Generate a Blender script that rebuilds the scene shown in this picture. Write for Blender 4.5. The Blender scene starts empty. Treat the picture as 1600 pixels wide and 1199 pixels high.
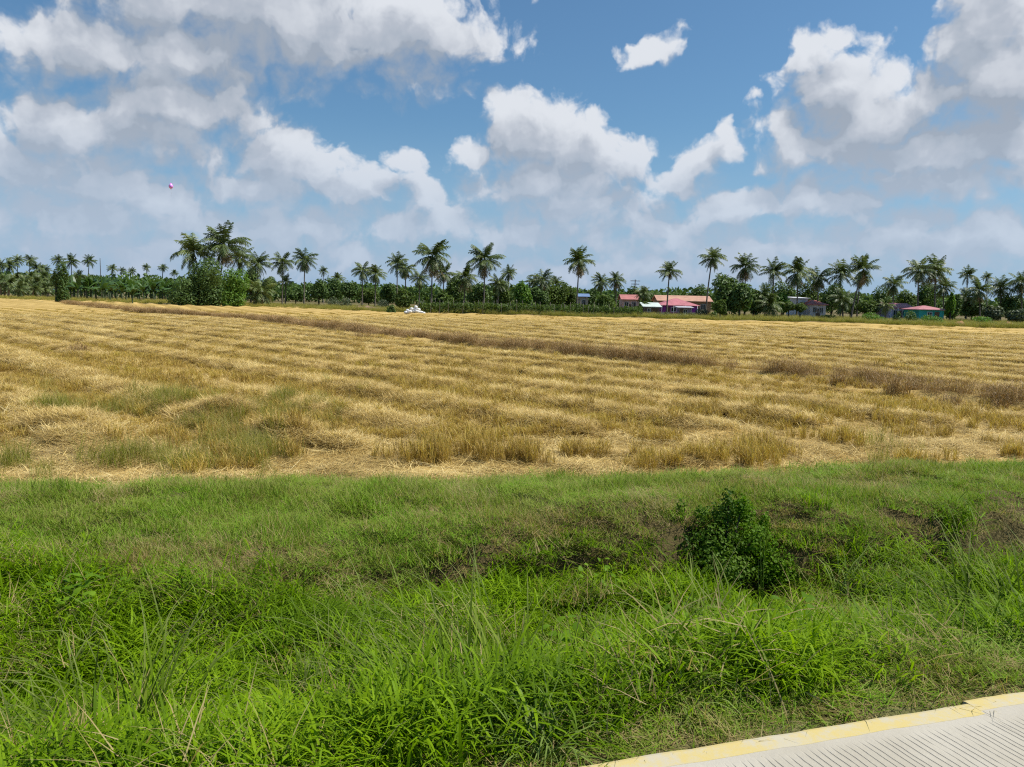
import bpy, bmesh, math, random
import numpy as np
from mathutils import Vector, Matrix, Euler

rad = math.radians
RNG = np.random.default_rng(7)
random.seed(7)

# ------------------------------------------------------------------ camera, sky, sun, exposure
scene = bpy.context.scene
COL = scene.collection
CAM_H, PITCH, ROLL, FOC = 2.6, rad(6.2), rad(1.23), 1208.0
cam_data = bpy.data.cameras.new('camera')
cam_data.sensor_width = 36.0
cam_data.lens = 36.0 * FOC / 1600.0
cam_data.clip_start = 0.05
cam_data.clip_end = 20000
cam = bpy.data.objects.new('camera', cam_data)
COL.objects.link(cam)
cam.matrix_world = Matrix.Translation((0, 0, CAM_H)) @ Matrix.Rotation(math.pi / 2 - PITCH, 4, 'X') @ Matrix.Rotation(ROLL, 4, 'Z')
scene.camera = cam
scene.view_settings.view_transform = 'Standard'
scene.view_settings.look = 'None'
scene.view_settings.exposure = 0.38
scene.view_settings.gamma = 1.0
scene.cycles.use_denoising = False
scene.cycles.adaptive_threshold = 0.02
scene.cycles.filter_width = 1.2
scene.cycles.max_bounces = 5
scene.cycles.diffuse_bounces = 2
scene.cycles.transmission_bounces = 3
scene.cycles.glossy_bounces = 2
scene.cycles.transparent_max_bounces = 8

SUN_AZ, SUN_EL = rad(88), rad(58)
sd = bpy.data.lights.new('sun', 'SUN')
sd.energy = 4.7
sd.angle = rad(0.5)
sd.color = (1.0, 0.955, 0.88)
sun = bpy.data.objects.new('sun', sd)
COL.objects.link(sun)
S = Vector((math.sin(SUN_AZ) * math.cos(SUN_EL), math.cos(SUN_AZ) * math.cos(SUN_EL), math.sin(SUN_EL)))
sun.rotation_euler = (-S).to_track_quat('-Z', 'Y').to_euler()
sun.location = (0, 0, 60)

M3 = np.array(cam.matrix_world.to_3x3())


def ray(px, py):
    """world direction of a point of the 1600 x 1199 photograph"""
    return M3 @ np.array([(px - 800) / FOC, (599.5 - py) / FOC, -1.0])


def P(px, py, z=0.0):
    d = ray(px, py)
    k = (z - CAM_H) / d[2]
    return np.array([k * d[0], k * d[1], z])


def at_depth(px, py, depth):
    d = ray(px, py)
    k = depth / d[1]
    return np.array([k * d[0], depth, CAM_H + k * d[2]])


# ---- node helpers
class NT:
    def __init__(self, tree):
        self.t = tree
        self.n = tree.nodes
        self.l = tree.links

    def node(self, typ, **kw):
        nd = self.n.new(typ)
        for k, v in kw.items():
            setattr(nd, k, v)
        return nd

    def put(self, sock, v):
        if isinstance(v, bpy.types.NodeSocket):
            self.l.new(v, sock)
        elif v is not None:
            if sock.type == 'RGBA' and len(v) == 3:
                v = (*v, 1)
            sock.default_value = v

    def math(self, op, a, b=None, c=None, clamp=False):
        nd = self.node('ShaderNodeMath', operation=op, use_clamp=clamp)
        for i, v in enumerate((a, b, c)):
            if v is not None:
                self.put(nd.inputs[i], v)
        return nd.outputs[0]

    def vmath(self, op, a, b=None, c=None):
        nd = self.node('ShaderNodeVectorMath', operation=op)
        for i, v in enumerate((a, b, c)):
            if v is not None:
                self.put(nd.inputs[i], v)
        return nd.outputs['Value'] if op in ('LENGTH', 'DOT_PRODUCT', 'DISTANCE') else nd.outputs[0]

    def mix(self, f, a, b, blend='MIX'):
        nd = self.node('ShaderNodeMix', data_type='RGBA', blend_type=blend)
        self.put(nd.inputs[0], f)
        self.put(nd.inputs[6], a)
        self.put(nd.inputs[7], b)
        return nd.outputs[2]

    def noise(self, vec, scale, detail=3, rough=0.5, dist=0.0, color=False):
        nd = self.node('ShaderNodeTexNoise')
        nd.inputs['Scale'].default_value = scale
        nd.inputs['Detail'].default_value = detail
        nd.inputs['Roughness'].default_value = rough
        nd.inputs['Distortion'].default_value = dist
        if vec is not None:
            self.l.new(vec, nd.inputs['Vector'])
        return nd.outputs['Color'] if color else nd.outputs[0]

    def smooth(self, v, lo, hi, a=0.0, b=1.0):
        nd = self.node('ShaderNodeMapRange', interpolation_type='SMOOTHSTEP')
        self.put(nd.inputs[0], v)
        for i, q in enumerate((lo, hi, a, b)):
            nd.inputs[i + 1].default_value = q
        return nd.outputs[0]

    def ramp(self, v, stops):
        nd = self.node('ShaderNodeValToRGB')
        el = nd.color_ramp.elements
        while len(el) < len(stops):
            el.new(0.5)
        for e, (p, c) in zip(el, stops):
            e.position = p
            e.color = (*c, 1)
        self.put(nd.inputs[0], v)
        return nd.outputs[0]


# ---- world: Nishita sky with cumulus laid out in azimuth / elevation
world = bpy.data.worlds.new('World')
scene.world = world
world.use_nodes = True
W = NT(world.node_tree)
W.n.clear()


def azel(px, py):
    d = ray(px, py)
    d = d / np.linalg.norm(d)
    return math.atan2(d[0], d[1]) * 5.7296, math.asin(d[2]) * 5.7296      # units of ten degrees


# clouds: centre x, y, radius x, y in photo pixels, weight
CLOUDS = [
    (420, 20, 330, 85, 1), (130, 70, 120, 55, .95), (610, 40, 165, 58, 1), (260, 78, 200, 46, .9), (62, 70, 34, 70, .8), (720, 45, 55, 45, .8), (330, 100, 90, 22, .55), (560, 75, 110, 28, .7),
    (250, 160, 160, 58, 1), (345, 150, 80, 40, .95), (120, 172, 90, 45, .9), (230, 205, 170, 50, .9), (20, 225, 110, 55, .9), (70, 262, 120, 55, .95), (155, 280, 70, 48, 1), (345, 205, 40, 40, .6),
    (455, 255, 88, 58, 1.05), (437, 230, 48, 33, 1), (515, 262, 40, 32, .8), (625, 260, 30, 24, .85), (588, 292, 66, 28, .8), (400, 290, 110, 40, .9), (500, 300, 150, 32, .8), (655, 310, 36, 20, .7),
    (840, 215, 72, 66, 1.1), (900, 225, 62, 56, 1.05), (795, 200, 45, 46, 1), (738, 246, 34, 26, 1), (955, 262, 66, 40, .95), (850, 285, 150, 48, 1), (900, 325, 200, 40, .8), (985, 232, 34, 26, .7),
    (1108, 255, 44, 40, .85), (1130, 212, 14, 30, .55), (1060, 285, 62, 24, .85),
    (1025, 72, 46, 22, .75), (1065, 50, 26, 12, .45), (1183, 157, 16, 12, .3), (470, 135, 38, 18, .42), (660, 118, 90, 40, .55), (500, 207, 36, 16, .4),
    (1535, 40, 50, 90, 1.1), (1575, 120, 90, 75, 1.1), (1480, 140, 70, 34, 1), (1300, 62, 34, 24, .55), (1268, 95, 44, 44, .7), (1335, 68, 60, 20, .3), (1305, 140, 86, 50, .95), (1360, 185, 130, 52, 1), (1290, 235, 110, 42, 1),
    (1240, 232, 66, 50, .9), (1470, 225, 150, 52, 1.05), (1560, 215, 90, 70, 1), (1350, 285, 110, 28, .6), (1470, 280, 150, 36, 1), (1580, 275, 80, 40, .8),
    (1140, 332, 76, 28, .9), (1195, 322, 36, 26, .9), (1310, 318, 110, 36, .9), (1430, 350, 150, 30, .65), (1560, 350, 100, 36, .7), (1030, 355, 150, 26, .7), (1200, 380, 300, 26, .55),
    (130, 335, 300, 50, .8), (420, 350, 260, 40, .75), (650, 350, 190, 40, .65), (260, 310, 150, 36, .75), (840, 370, 280, 36, .7), (1480, 390, 300, 44, .75), (1150, 390, 300, 40, .75),
    (60, 215, 150, 50, .8),  (330, 395, 520, 40, .7), (1000, 420, 620, 34, .6),
]
PXU = 10 * math.pi / 180 * FOC        # pixels per ten degrees, roughly

dens = bpy.data.node_groups.new('cloud_density', 'ShaderNodeTree')
dens.interface.new_socket('Vector', in_out='INPUT', socket_type='NodeSocketVector')
dens.interface.new_socket('Density', in_out='OUTPUT', socket_type='NodeSocketFloat')
dens.interface.new_socket('Body', in_out='OUTPUT', socket_type='NodeSocketFloat')
G = NT(dens)
gi = G.node('NodeGroupInput')
go = G.node('NodeGroupOutput')
pv = gi.outputs[0]
warp = G.noise(pv, 1.7, 2, 0.5, color=True)
warp = G.vmath('MULTIPLY_ADD', warp, (0.46, 0.36, 0.0), (-0.23, -0.18, 0.0))
warp2 = G.noise(pv, 6.0, 3, 0.55, color=True)
warp2 = G.vmath('MULTIPLY_ADD', warp2, (0.15, 0.13, 0.0), (-0.075, -0.065, 0.0))
pw = G.vmath('ADD', G.vmath('ADD', pv, warp), warp2)
acc = None
for (cx, cy, rx, ry, wgt) in CLOUDS:
    a, e = azel(cx, cy)
    rx, ry = rx / PXU * 1.20, ry / PXU * 1.26
    q = G.vmath('MULTIPLY_ADD', pw, (1 / rx, 1 / ry, 0), (-a / rx, -e / ry, 0))
    # fades to zero at the rim
    v = G.math('MULTIPLY_ADD', G.vmath('LENGTH', q), -wgt, wgt)
    if acc is None:
        acc = v
    else:
        nd = G.node('ShaderNodeMath', operation='SMOOTH_MAX')
        nd.inputs[2].default_value = 0.16
        G.l.new(acc, nd.inputs[0])
        G.l.new(v, nd.inputs[1])
        acc = nd.outputs[0]
fb = G.noise(pw, 3.6, 4, 0.5)
fb = G.math('MULTIPLY_ADD', fb, 0.62, -0.29)
vor = G.node('ShaderNodeTexVoronoi', feature='SMOOTH_F1', voronoi_dimensions='2D')
vor.inputs['Scale'].default_value = 4.6
vor.inputs['Detail'].default_value = 3.0
vor.inputs['Roughness'].default_value = 0.5
vor.inputs['Smoothness'].default_value = 0.5
G.l.new(pw, vor.inputs['Vector'])
bil = G.math('MULTIPLY_ADD', vor.outputs['Distance'], -0.42, 0.2)
det = G.math('ADD', fb, bil)
G.l.new(G.math('ADD', acc, det), go.inputs[0])
G.l.new(G.math('MULTIPLY_ADD', det, 0.45, acc), go.inputs[1])

tc = W.node('ShaderNodeTexCoord')
sx = W.node('ShaderNodeSeparateXYZ')
W.l.new(tc.outputs['Generated'], sx.inputs[0])
az = W.math('MULTIPLY', W.math('ARCTAN2', sx.outputs[0], sx.outputs[1]), 5.7296)
el = W.math('MULTIPLY', W.math('ARCSINE', sx.outputs[2]), 5.7296)
cb = W.node('ShaderNodeCombineXYZ')
W.l.new(az, cb.inputs[0])
W.l.new(el, cb.inputs[1])
pv = cb.outputs[0]


def density(vec):
    nd = W.node('ShaderNodeGroup')
    nd.node_tree = dens
    W.l.new(vec, nd.inputs[0])
    return nd.outputs[0], nd.outputs[1]


low = W.smooth(el, 0.3, 1.3, 0.02, 0.0)
da, ba = density(pv)
db, bb = density(W.vmath('ADD', pv, (0.05, 0.20, 0.0)))
d0 = W.math('ADD', da, low)
sky = W.node('ShaderNodeTexSky', sky_type='NISHITA')
sky.sun_disc = False
sky.sun_elevation = SUN_EL
sky.sun_rotation = SUN_AZ
sky.altitude = 0
sky.air_density = 1.0
sky.dust_density = 1.2
sky.ozone_density = 1.6
fine = W.math('MULTIPLY_ADD', W.noise(pv, 15.0, 4, 0.6), 0.26, -0.13)
de = W.math('ADD', d0, fine)
lit = W.math('ADD', W.math('SUBTRACT', ba, bb), W.math('MULTIPLY', W.math('SUBTRACT', da, db), 0.75))
lit = W.math('ADD', lit, W.math('MULTIPLY', fine, 0.35))
lit = W.smooth(lit, -0.36, 0.34)
above = W.math('ADD', W.math('ADD', W.math('MULTIPLY', db, 0.55), W.math('MULTIPLY', bb, 0.45)), low)
thick = W.smooth(W.math('ADD', above, W.math('MULTIPLY', fine, 0.5)), -0.12, 0.62)
grey = W.noise(pv, 2.3, 4, 0.55)
grey = W.smooth(grey, 0.34, 0.66, 0.30, 1.2)
shade = W.math('MULTIPLY_ADD', W.math('SUBTRACT', 1.0, lit), 0.52, W.math('MULTIPLY', W.math('MULTIPLY', thick, grey), 0.80), clamp=True)
nd = W.node('ShaderNodeMapRange', interpolation_type='SMOOTHSTEP')
W.l.new(de, nd.inputs[0])
nd.inputs[1].default_value = -0.04
W.l.new(W.math('MULTIPLY_ADD', shade, 0.36, 0.27), nd.inputs[2])
alpha = nd.outputs[0]
ccol = W.ramp(shade, [(0.0, (7.3, 7.6, 8.1)), (0.2, (6.0, 6.35, 6.95)), (0.45, (4.75, 5.15, 5.85)), (0.75, (4.1, 4.6, 5.35)), (1.0, (3.4, 3.9, 4.65))])
# the air towards the horizon pales sky and clouds alike
skyc = W.mix(1.0, sky.outputs[0], (0.64, 0.92, 1.06), 'MULTIPLY')
hz = W.smooth(el, -0.05, 1.3, 0.82, 0.0)
skyc = W.mix(hz, skyc, (3.4, 4.9, 7.0))
ccol = W.mix(W.smooth(el, 0.15, 1.35, 0.70, 0.0), ccol, (4.6, 5.5, 6.9))
out = W.mix(W.math('MULTIPLY', alpha, W.smooth(el, 0.2, 1.2, 0.8, 0.97)), skyc, ccol)
bg = W.node('ShaderNodeBackground')
bg.inputs[1].default_value = 0.08
W.l.new(out, bg.inputs[0])
wo = W.node('ShaderNodeOutputWorld')
W.l.new(bg.outputs[0], wo.inputs[0])
world.cycles.sampling_method = 'NONE'


# ------------------------------------------------------------------ mesh, object and noise helpers
def mesh_np(name, verts, faces, mats=(), midx=None, attrs=None, smooth=False):
    """verts N x 3, faces: list of int arrays (n x 3 or n x 4)"""
    me = bpy.data.meshes.new(name)
    verts = np.asarray(verts, np.float32)
    faces = [np.asarray(f, np.int32) for f in faces if len(f)]
    tot = [np.full(len(f), f.shape[1], np.int32) for f in faces]
    tot = np.concatenate(tot) if tot else np.zeros(0, np.int32)
    loops = np.concatenate([f.ravel() for f in faces]) if faces else np.zeros(0, np.int32)
    me.vertices.add(len(verts))
    me.vertices.foreach_set('co', verts.ravel())
    me.loops.add(len(loops))
    me.loops.foreach_set('vertex_index', loops)
    me.polygons.add(len(tot))
    start = np.concatenate([[0], np.cumsum(tot)[:-1]]).astype(np.int32) if len(tot) else tot
    me.polygons.foreach_set('loop_start', start)
    me.polygons.foreach_set('loop_total', tot)
    if midx is not None:
        me.polygons.foreach_set('material_index', np.asarray(midx, np.int32))
    me.polygons.foreach_set('use_smooth', np.full(len(tot), smooth, bool))
    for m in mats:
        me.materials.append(m)
    for k, v in (attrs or {}).items():
        v = np.asarray(v)
        if v.dtype.kind == 'i':
            a = me.attributes.new(k, 'INT', 'POINT')
            a.data.foreach_set('value', v.astype(np.int32))
        else:
            a = me.attributes.new(k, 'FLOAT', 'POINT')
            a.data.foreach_set('value', v.astype(np.float32))
    me.update(calc_edges=True)
    return me


def link(o):
    COL.objects.link(o)
    return o


def tag(o, label=None, cat=None, group=None, kind=None):
    if label:
        o['label'] = label
    if cat:
        o['category'] = cat
    if group:
        o['group'] = group
    if kind:
        o['kind'] = kind
    return o


def empty(name, loc=(0, 0, 0), rz=0.0):
    o = bpy.data.objects.new(name, None)
    o.location = loc
    o.rotation_euler = (0, 0, rz)
    o.empty_display_size = 0.2
    return link(o)


def part(name, me, parent=None):
    o = bpy.data.objects.new(name, me)
    link(o)
    if parent is not None:
        o.parent = parent
    return o


def copy_tree(o, parent=None):
    c = o.copy()
    COL.objects.link(c)
    if parent is not None:
        c.parent = parent
    for ch in o.children:
        copy_tree(ch, c)
    return c


_perm = RNG.permutation(512)
_grad = RNG.uniform(0, 2 * math.pi, 512)


def pn(x, y, seed=0):
    """gradient noise, about -0.7 .. 0.7"""
    x = np.asarray(x, float)
    y = np.asarray(y, float)
    xi = np.floor(x).astype(int)
    yi = np.floor(y).astype(int)
    xf, yf = x - xi, y - yi
    u = xf * xf * xf * (xf * (xf * 6 - 15) + 10)
    v = yf * yf * yf * (yf * (yf * 6 - 15) + 10)

    def g(ix, iy, dx, dy):
        h = _grad[_perm[(_perm[(ix + seed * 31) & 511] + iy + seed * 17) & 511]]
        return np.cos(h) * dx + np.sin(h) * dy
    a = g(xi, yi, xf, yf)
    b = g(xi + 1, yi, xf - 1, yf)
    c = g(xi, yi + 1, xf, yf - 1)
    d = g(xi + 1, yi + 1, xf - 1, yf - 1)
    return (a * (1 - u) + b * u) * (1 - v) + (c * (1 - u) + d * u) * v


def fbm(x, y, octs=3, seed=0):
    s, a = 0, 1.0
    for i in range(octs):
        s = s + a * pn(np.asarray(x) * 2 ** i, np.asarray(y) * 2 ** i, seed + i)
        a *= 0.5
    return s


def sstep(x, a, b):
    t = np.clip((np.asarray(x, float) - a) / (b - a), 0, 1)
    return t * t * (3 - 2 * t)


# ------------------------------------------------------------------ lie of the land
CR, SR = math.cos(rad(13)), math.sin(rad(13))


def st(x, y):
    """s along the road, t across it"""
    return CR * x + SR * y, -SR * x + CR * y


ROAD_A, ROAD_P = rad(16.5), (1.38, 3.085)


def road_dist(x, y):
    """distance beyond the road's outer edge"""
    return -math.sin(ROAD_A) * (x - ROAD_P[0]) + math.cos(ROAD_A) * (y - ROAD_P[1])


ROW_A = rad(-43)
RD = np.array([math.sin(ROW_A), math.cos(ROW_A)])
RN = np.array([RD[1], -RD[0]])
ROW_B = rad(-27)
RD2 = np.array([math.sin(ROW_B), math.cos(ROW_B)])
RN2 = np.array([RD2[1], -RD2[0]])
BUND = np.array([(-150, 214), (-83.3, 143.8), (-44.6, 92.7), (-24.6, 74), (-10.5, 52.4), (-2.1, 40.7), (4.2, 33.6), (8.4, 29), (11.1, 26.3), (11.9, 23.9), (12.6, 21.3), (14.5, 19.0), (20, 17.5), (40, 18)])


def bund_dist(x, y):
    """signed distance to the bund (positive on the far side)"""
    x = np.asarray(x, float)
    y = np.asarray(y, float)
    best = np.full(x.shape, 1e9)
    sign = np.ones(x.shape)
    for (ax, ay), (bx, by) in zip(BUND[:-1], BUND[1:]):
        dx, dy = bx - ax, by - ay
        L2 = dx * dx + dy * dy
        k = np.clip(((x - ax) * dx + (y - ay) * dy) / L2, 0, 1)
        d = np.hypot(x - ax - k * dx, y - ay - k * dy)
        cr = dx * (y - ay) - dy * (x - ax)
        m = d < best
        best = np.where(m, d, best)
        sign = np.where(m, np.where(cr > 0, 1.0, -1.0), sign)
    return best * sign


def windrow(x, y):
    """0..1 ridge of cut straw on the rows, and the distance phase"""
    w = RN[0] * x + RN[1] * y
    along = RD[0] * x + RD[1] * y
    wob = 0.28 * pn(along * 0.035, w * 0.1, 3) + 0.07 * pn(along * 0.3, w * 0.3, 4)
    ph = ((w - 6.1 + wob) / 2.5 + 0.5) % 1.0 - 0.5
    r1 = np.exp(-(ph * 2.5 / 0.52) ** 4)
    w2 = RN2[0] * x + RN2[1] * y
    along2 = RD2[0] * x + RD2[1] * y
    wob2 = 0.9 * pn(along2 * 0.05, w2 * 0.1, 5) + 0.3 * pn(along2 * 0.25, w2 * 0.25, 6)
    ph2 = ((w2 + wob2) / 3.2 + 0.5) % 1.0 - 0.5
    r2 = np.exp(-(ph2 * 3.2 / 0.8) ** 4)
    far = sstep(bund_dist(x, y), 0.0, 2.0)
    r = r1 * (1 - far) + r2 * far
    brk = sstep(pn(along * 0.05 + 9, np.floor((w - 6.1 + wob) / 2.5 + 0.5) * 5.3, 8), -0.4, 0.0)
    s, t = st(x, y)
    start = sstep(t + 2.2 * pn(s * 0.25, 2.2, 9), 13.2, 15.6)
    return r * (0.5 + 0.5 * brk) * start


def far_edge(x):
    """depth at which the harvested field ends"""
    return np.interp(x, [-300, -192, -107, -57, -17, 19.5, 48, 70, 200], [330, 290, 216, 172, 128, 120.5, 117.5, 107.5, 95])


HEAPS = [(-4.0, 13.7, 0.55, 0.34, 0.24), (-5.9, 15.6, 0.55, 0.38, 0.22), (-3.0, 13.2, 0.6, 0.26, 0.16)]


def land(x, y):
    x = np.asarray(x, float)
    y = np.asarray(y, float)
    s, t = st(x, y)
    near = np.exp(-(np.hypot(x, y) / 45) ** 2)
    tw = t + 0.38 * pn(s * 0.33, t * 0.2, 11) * sstep(t, 3.3, 4.5)
    right = sstep(s, -1.5, 3.0)
    prof_r = np.interp(tw, [-1e4, -9, -5, 2.75, 3.3, 4.4, 5.0, 6.5, 6.74, 7.1, 8.6, 9.4, 10.4, 1e5],
                       [-0.2, 0.1, 0.72, 0.79, 0.76, 0.02, -0.14, -0.16, 0.34, 0.50, 0.38, 0.20, 0.0, 0.0])
    prof_l = np.interp(tw, [-1e4, -9, -5, 2.75, 2.9, 4.0, 5.0, 6.0, 7.2, 8.2, 9.4, 10.0, 11.0, 1e5],
                       [-0.2, 0.1, 0.72, 0.79, 0.72, 0.02, -0.05, 0.02, 0.26, 0.32, 0.28, 0.18, 0.0, 0.0])
    z = prof_l * (1 - right) + prof_r * right
    rough = sstep(t, 3.2, 4.2)
    z = z + rough * near * (0.20 * fbm(x * 0.6, y * 0.6, 3, 20) * (1 - sstep(t, 10, 12) * 0.6) + 0.08 * fbm(x * 1.9, y * 1.9, 2, 23) * (1 - sstep(t, 10, 12) * .5))
    # a hollow washed into the bank under the bush
    z = z - 0.42 * np.exp(-((x - 2.25) / 0.42) ** 2 - ((y - 7.25) / 0.55) ** 2)
    field = sstep(t, 10.8, 12.5)
    wr = windrow(x, y)
    infield = field * (1 - sstep(y - far_edge(x), -2, 2))
    z = z + infield * wr * (0.19 + 0.05 * pn(x * 0.8, y * 0.8, 26))
    for (hx, hy, ra, rb, hh) in HEAPS:
        u = (x - hx) * RD[0] + (y - hy) * RD[1]
        v = (x - hx) * RN[0] + (y - hy) * RN[1]
        z = z + hh * np.exp(-(u / ra) ** 4 - (v / rb) ** 4) * (1 + 0.4 * pn(x * 2.4, y * 2.4, 27))
    bd = bund_dist(x, y)
    z = z + field * 0.16 * np.exp(-(bd / 0.8) ** 2) * (1 + 0.8 * pn(x * 0.5, y * 0.5, 28))
    # a low bank where the field meets the gardens
    z = z + 0.35 * np.exp(-((y - far_edge(x) - 1.5) / 1.5) ** 2) * (0.6 + pn(x * 0.2, y * 0.2, 29))
    return z


def verge_edge(x):
    return np.interp(x, [-2, -.4, .9, 1.5, 3, 6], [.10, .20, .34, .46, .44, .5])


def zland(x, y):
    return float(land(np.array([x]), np.array([y]))[0])


# ------------------------------------------------------------------ materials
def new_mat(name):
    m = bpy.data.materials.new(name)
    m.use_nodes = True
    T = NT(m.node_tree)
    T.n.clear()
    T.out = T.node('ShaderNodeOutputMaterial')
    return m, T


def blade_mat(name, cols, scale=0.5, tip=None, base=None, trans=0.35, rough=0.55, spec=0.25, vary=0.5):
    """leaf / blade: patchy by position, varied per blade, lets light through"""
    m, T = new_mat(name)
    geo = T.node('ShaderNodeNewGeometry')
    n = T.noise(geo.outputs['Position'], scale, 4, 0.6)
    at = T.node('ShaderNodeAttribute', attribute_name='rnd')
    oi = T.node('ShaderNodeObjectInfo')
    f = T.math('ADD', T.math('MULTIPLY_ADD', n, 1.5, -0.5), T.math('MULTIPLY_ADD', at.outputs['Fac'], vary, -vary / 2))
    f = T.math('ADD', f, T.math('MULTIPLY_ADD', oi.outputs['Random'], 0.3, -0.15), clamp=True)
    c = T.ramp(f, [(i / (len(cols) - 1), c) for i, c in enumerate(cols)])
    ta = T.node('ShaderNodeAttribute', attribute_name='along')
    if tip is not None:
        c = T.mix(T.smooth(ta.outputs['Fac'], 0.55, 1.0, 0, 0.75), c, tip)
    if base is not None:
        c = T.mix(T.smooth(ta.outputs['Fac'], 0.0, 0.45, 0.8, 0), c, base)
    b = T.node('ShaderNodeBsdfPrincipled')
    T.l.new(c, b.inputs['Base Color'])
    b.inputs['Roughness'].default_value = rough
    b.inputs['Specular IOR Level'].default_value = spec
    tr = T.node('ShaderNodeBsdfTranslucent')
    T.l.new(T.mix(1.0, c, (1.15, 1.2, 0.6), 'MULTIPLY'), tr.inputs[0])
    mx = T.node('ShaderNodeMixShader')
    mx.inputs[0].default_value = trans
    T.l.new(b.outputs[0], mx.inputs[1])
    T.l.new(tr.outputs[0], mx.inputs[2])
    T.l.new(mx.outputs[0], T.out.inputs[0])
    return m


def plain_mat(name, a, b=None, scale=4.0, rough=0.7, bump=0.0, bscale=20, spec=0.3):
    m, T = new_mat(name)
    tcn = T.node('ShaderNodeTexCoord')
    n = T.noise(tcn.outputs['Object'], scale, 5, 0.6)
    c = T.mix(T.smooth(n, 0.3, 0.72), a, b or tuple(v * 0.7 for v in a))
    s = T.node('ShaderNodeBsdfPrincipled')
    T.l.new(c, s.inputs['Base Color'])
    s.inputs['Roughness'].default_value = rough
    s.inputs['Specular IOR Level'].default_value = spec
    if bump:
        bp = T.node('ShaderNodeBump')
        bp.inputs['Strength'].default_value = bump
        bp.inputs['Distance'].default_value = 0.05
        T.l.new(T.noise(tcn.outputs['Object'], bscale, 5, 0.6), bp.inputs['Height'])
        T.l.new(bp.outputs[0], s.inputs['Normal'])
    T.l.new(s.outputs[0], T.out.inputs[0])
    return m


MAT = {}
MAT['turf'] = blade_mat('turf_blade', [(.21, .25, .045), (.20, .31, .028), (.13, .28, .010), (.30, .36, .07)], 0.9, tip=(.28, .30, .07), spec=.1)
MAT['dry'] = blade_mat('dry_blade', [(.36, .27, .11), (.42, .34, .16), (.26, .25, .08)], 1.2, spec=.1)
MAT['lush'] = blade_mat('lush_blade', [(.095, .17, .004), (.17, .29, .004), (.24, .37, .007), (.25, .33, .012)], 0.8, trans=.45, spec=.12, vary=.6)
MAT['reed'] = blade_mat('reed_blade', [(.05, .09, .005), (.09, .15, .008), (.14, .22, .012), (.25, .31, .05)], 1.0, tip=(.26, .27, .11), trans=.35, rough=.6, spec=.06, vary=1.0)
MAT['pale_reed'] = blade_mat('pale_reed_blade', [(.13, .19, .04), (.19, .26, .06), (.24, .30, .09)], 1.0, trans=.3, rough=.6, spec=.08)
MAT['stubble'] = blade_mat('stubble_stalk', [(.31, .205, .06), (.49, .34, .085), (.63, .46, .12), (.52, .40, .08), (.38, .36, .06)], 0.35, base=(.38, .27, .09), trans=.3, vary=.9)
MAT['straw'] = blade_mat('straw_stalk', [(.36, .25, .085), (.58, .42, .15), (.70, .53, .21), (.78, .62, .28), (.86, .74, .42)], 0.6, trans=.2, rough=.5, spec=.2, vary=1.0)
MAT['weed'] = blade_mat('weed_blade', [(.190, .209, .028), (.257, .257, .048), (.304, .275, .076), (.123, .171, .019)], 0.5, tip=(.38, .33, .12), spec=.1)
MAT['brown'] = blade_mat('brown_stem', [(.286, .185, .082), (.403, .261, .111), (.195, .127, .064)], 1.0, trans=.15)
MAT['vine'] = blade_mat('vine_leaf', [(.092, .184, .009), (.149, .265, .014), (.207, .322, .023)], 2.0, trans=.4, spec=.12)
MAT['palm'] = blade_mat('palm_leaflet', [(.074, .108, .034), (.115, .155, .047), (.178, .217, .071), (.281, .282, .105)], 0.25, trans=.22, rough=.45, spec=.3)
MAT['palm_dry'] = blade_mat('dry_frond', [(.210, .147, .070), (.280, .210, .105), (.140, .105, .056)], 0.5, trans=.15)
MAT['leaf_dark'] = blade_mat('dark_leaf', [(.067, .119, .031), (.111, .174, .042), (.169, .237, .056)], 0.35, trans=.25, rough=.5, spec=.2)
MAT['leaf_mid'] = blade_mat('mid_leaf', [(.072, .109, .025), (.110, .164, .034), (.164, .227, .046)], 0.35, trans=.3, spec=.15)
MAT['leaf_bright'] = blade_mat('bright_leaf', [(.086, .172, .023), (.144, .259, .036), (.201, .316, .057)], 0.35, trans=.35)
MAT['leaf_bush'] = blade_mat('bush_leaf', [(.05, .11, .01), (.10, .18, .014), (.17, .27, .025)], 2.2, trans=.35, spec=.15)
MAT['leaf_grey'] = blade_mat('grey_leaf', [(.090, .120, .060), (.130, .150, .085), (.170, .190, .100)], 0.5, trans=.25)
MAT['banana'] = blade_mat('banana_leaf', [(.049, .096, .024), (.078, .144, .035), (.119, .185, .058)], 0.2, trans=.3, rough=.4, spec=.4)
MAT['bark'] = plain_mat('palm_bark', (.17, .145, .115), (.1, .085, .07), 3, .85, .5, 12)
MAT['bark_dark'] = plain_mat('dark_bark', (.06, .048, .036), (.035, .03, .022), 3, .9, .5, 12)

# ground: attributes green (turf), straw (straw cover), mud from the land's own zones
m, T = new_mat('ground')
geo = T.node('ShaderNodeNewGeometry')
pos = geo.outputs['Position']
A = lambda k: T.node('ShaderNodeAttribute', attribute_name=k).outputs['Fac']
n1 = T.noise(pos, 0.9, 6, 0.65)
n2 = T.noise(pos, 9.0, 5, 0.7)
n3 = T.noise(pos, 0.06, 3, 0.6)
n4 = T.noise(pos, 45.0, 3, 0.7)
st_hi = T.mix(n2, (.44, .29, .09), (.64, .46, .17))
st_lo = T.mix(n1, (.28, .185, .055), (.42, .29, .085))
fld = T.mix(T.math('ADD', T.math('MULTIPLY', A('straw'), 0.95), T.math('MULTIPLY_ADD', n1, 0.7, -0.35), clamp=True), st_lo, st_hi)
fld = T.mix(T.smooth(n3, 0.42, 0.68, 0, 0.45), fld, (.30, .20, .05))
fld = T.mix(T.smooth(n4, 0.52, 0.8, 0, 0.3), fld, (.16, .095, .035))
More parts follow.
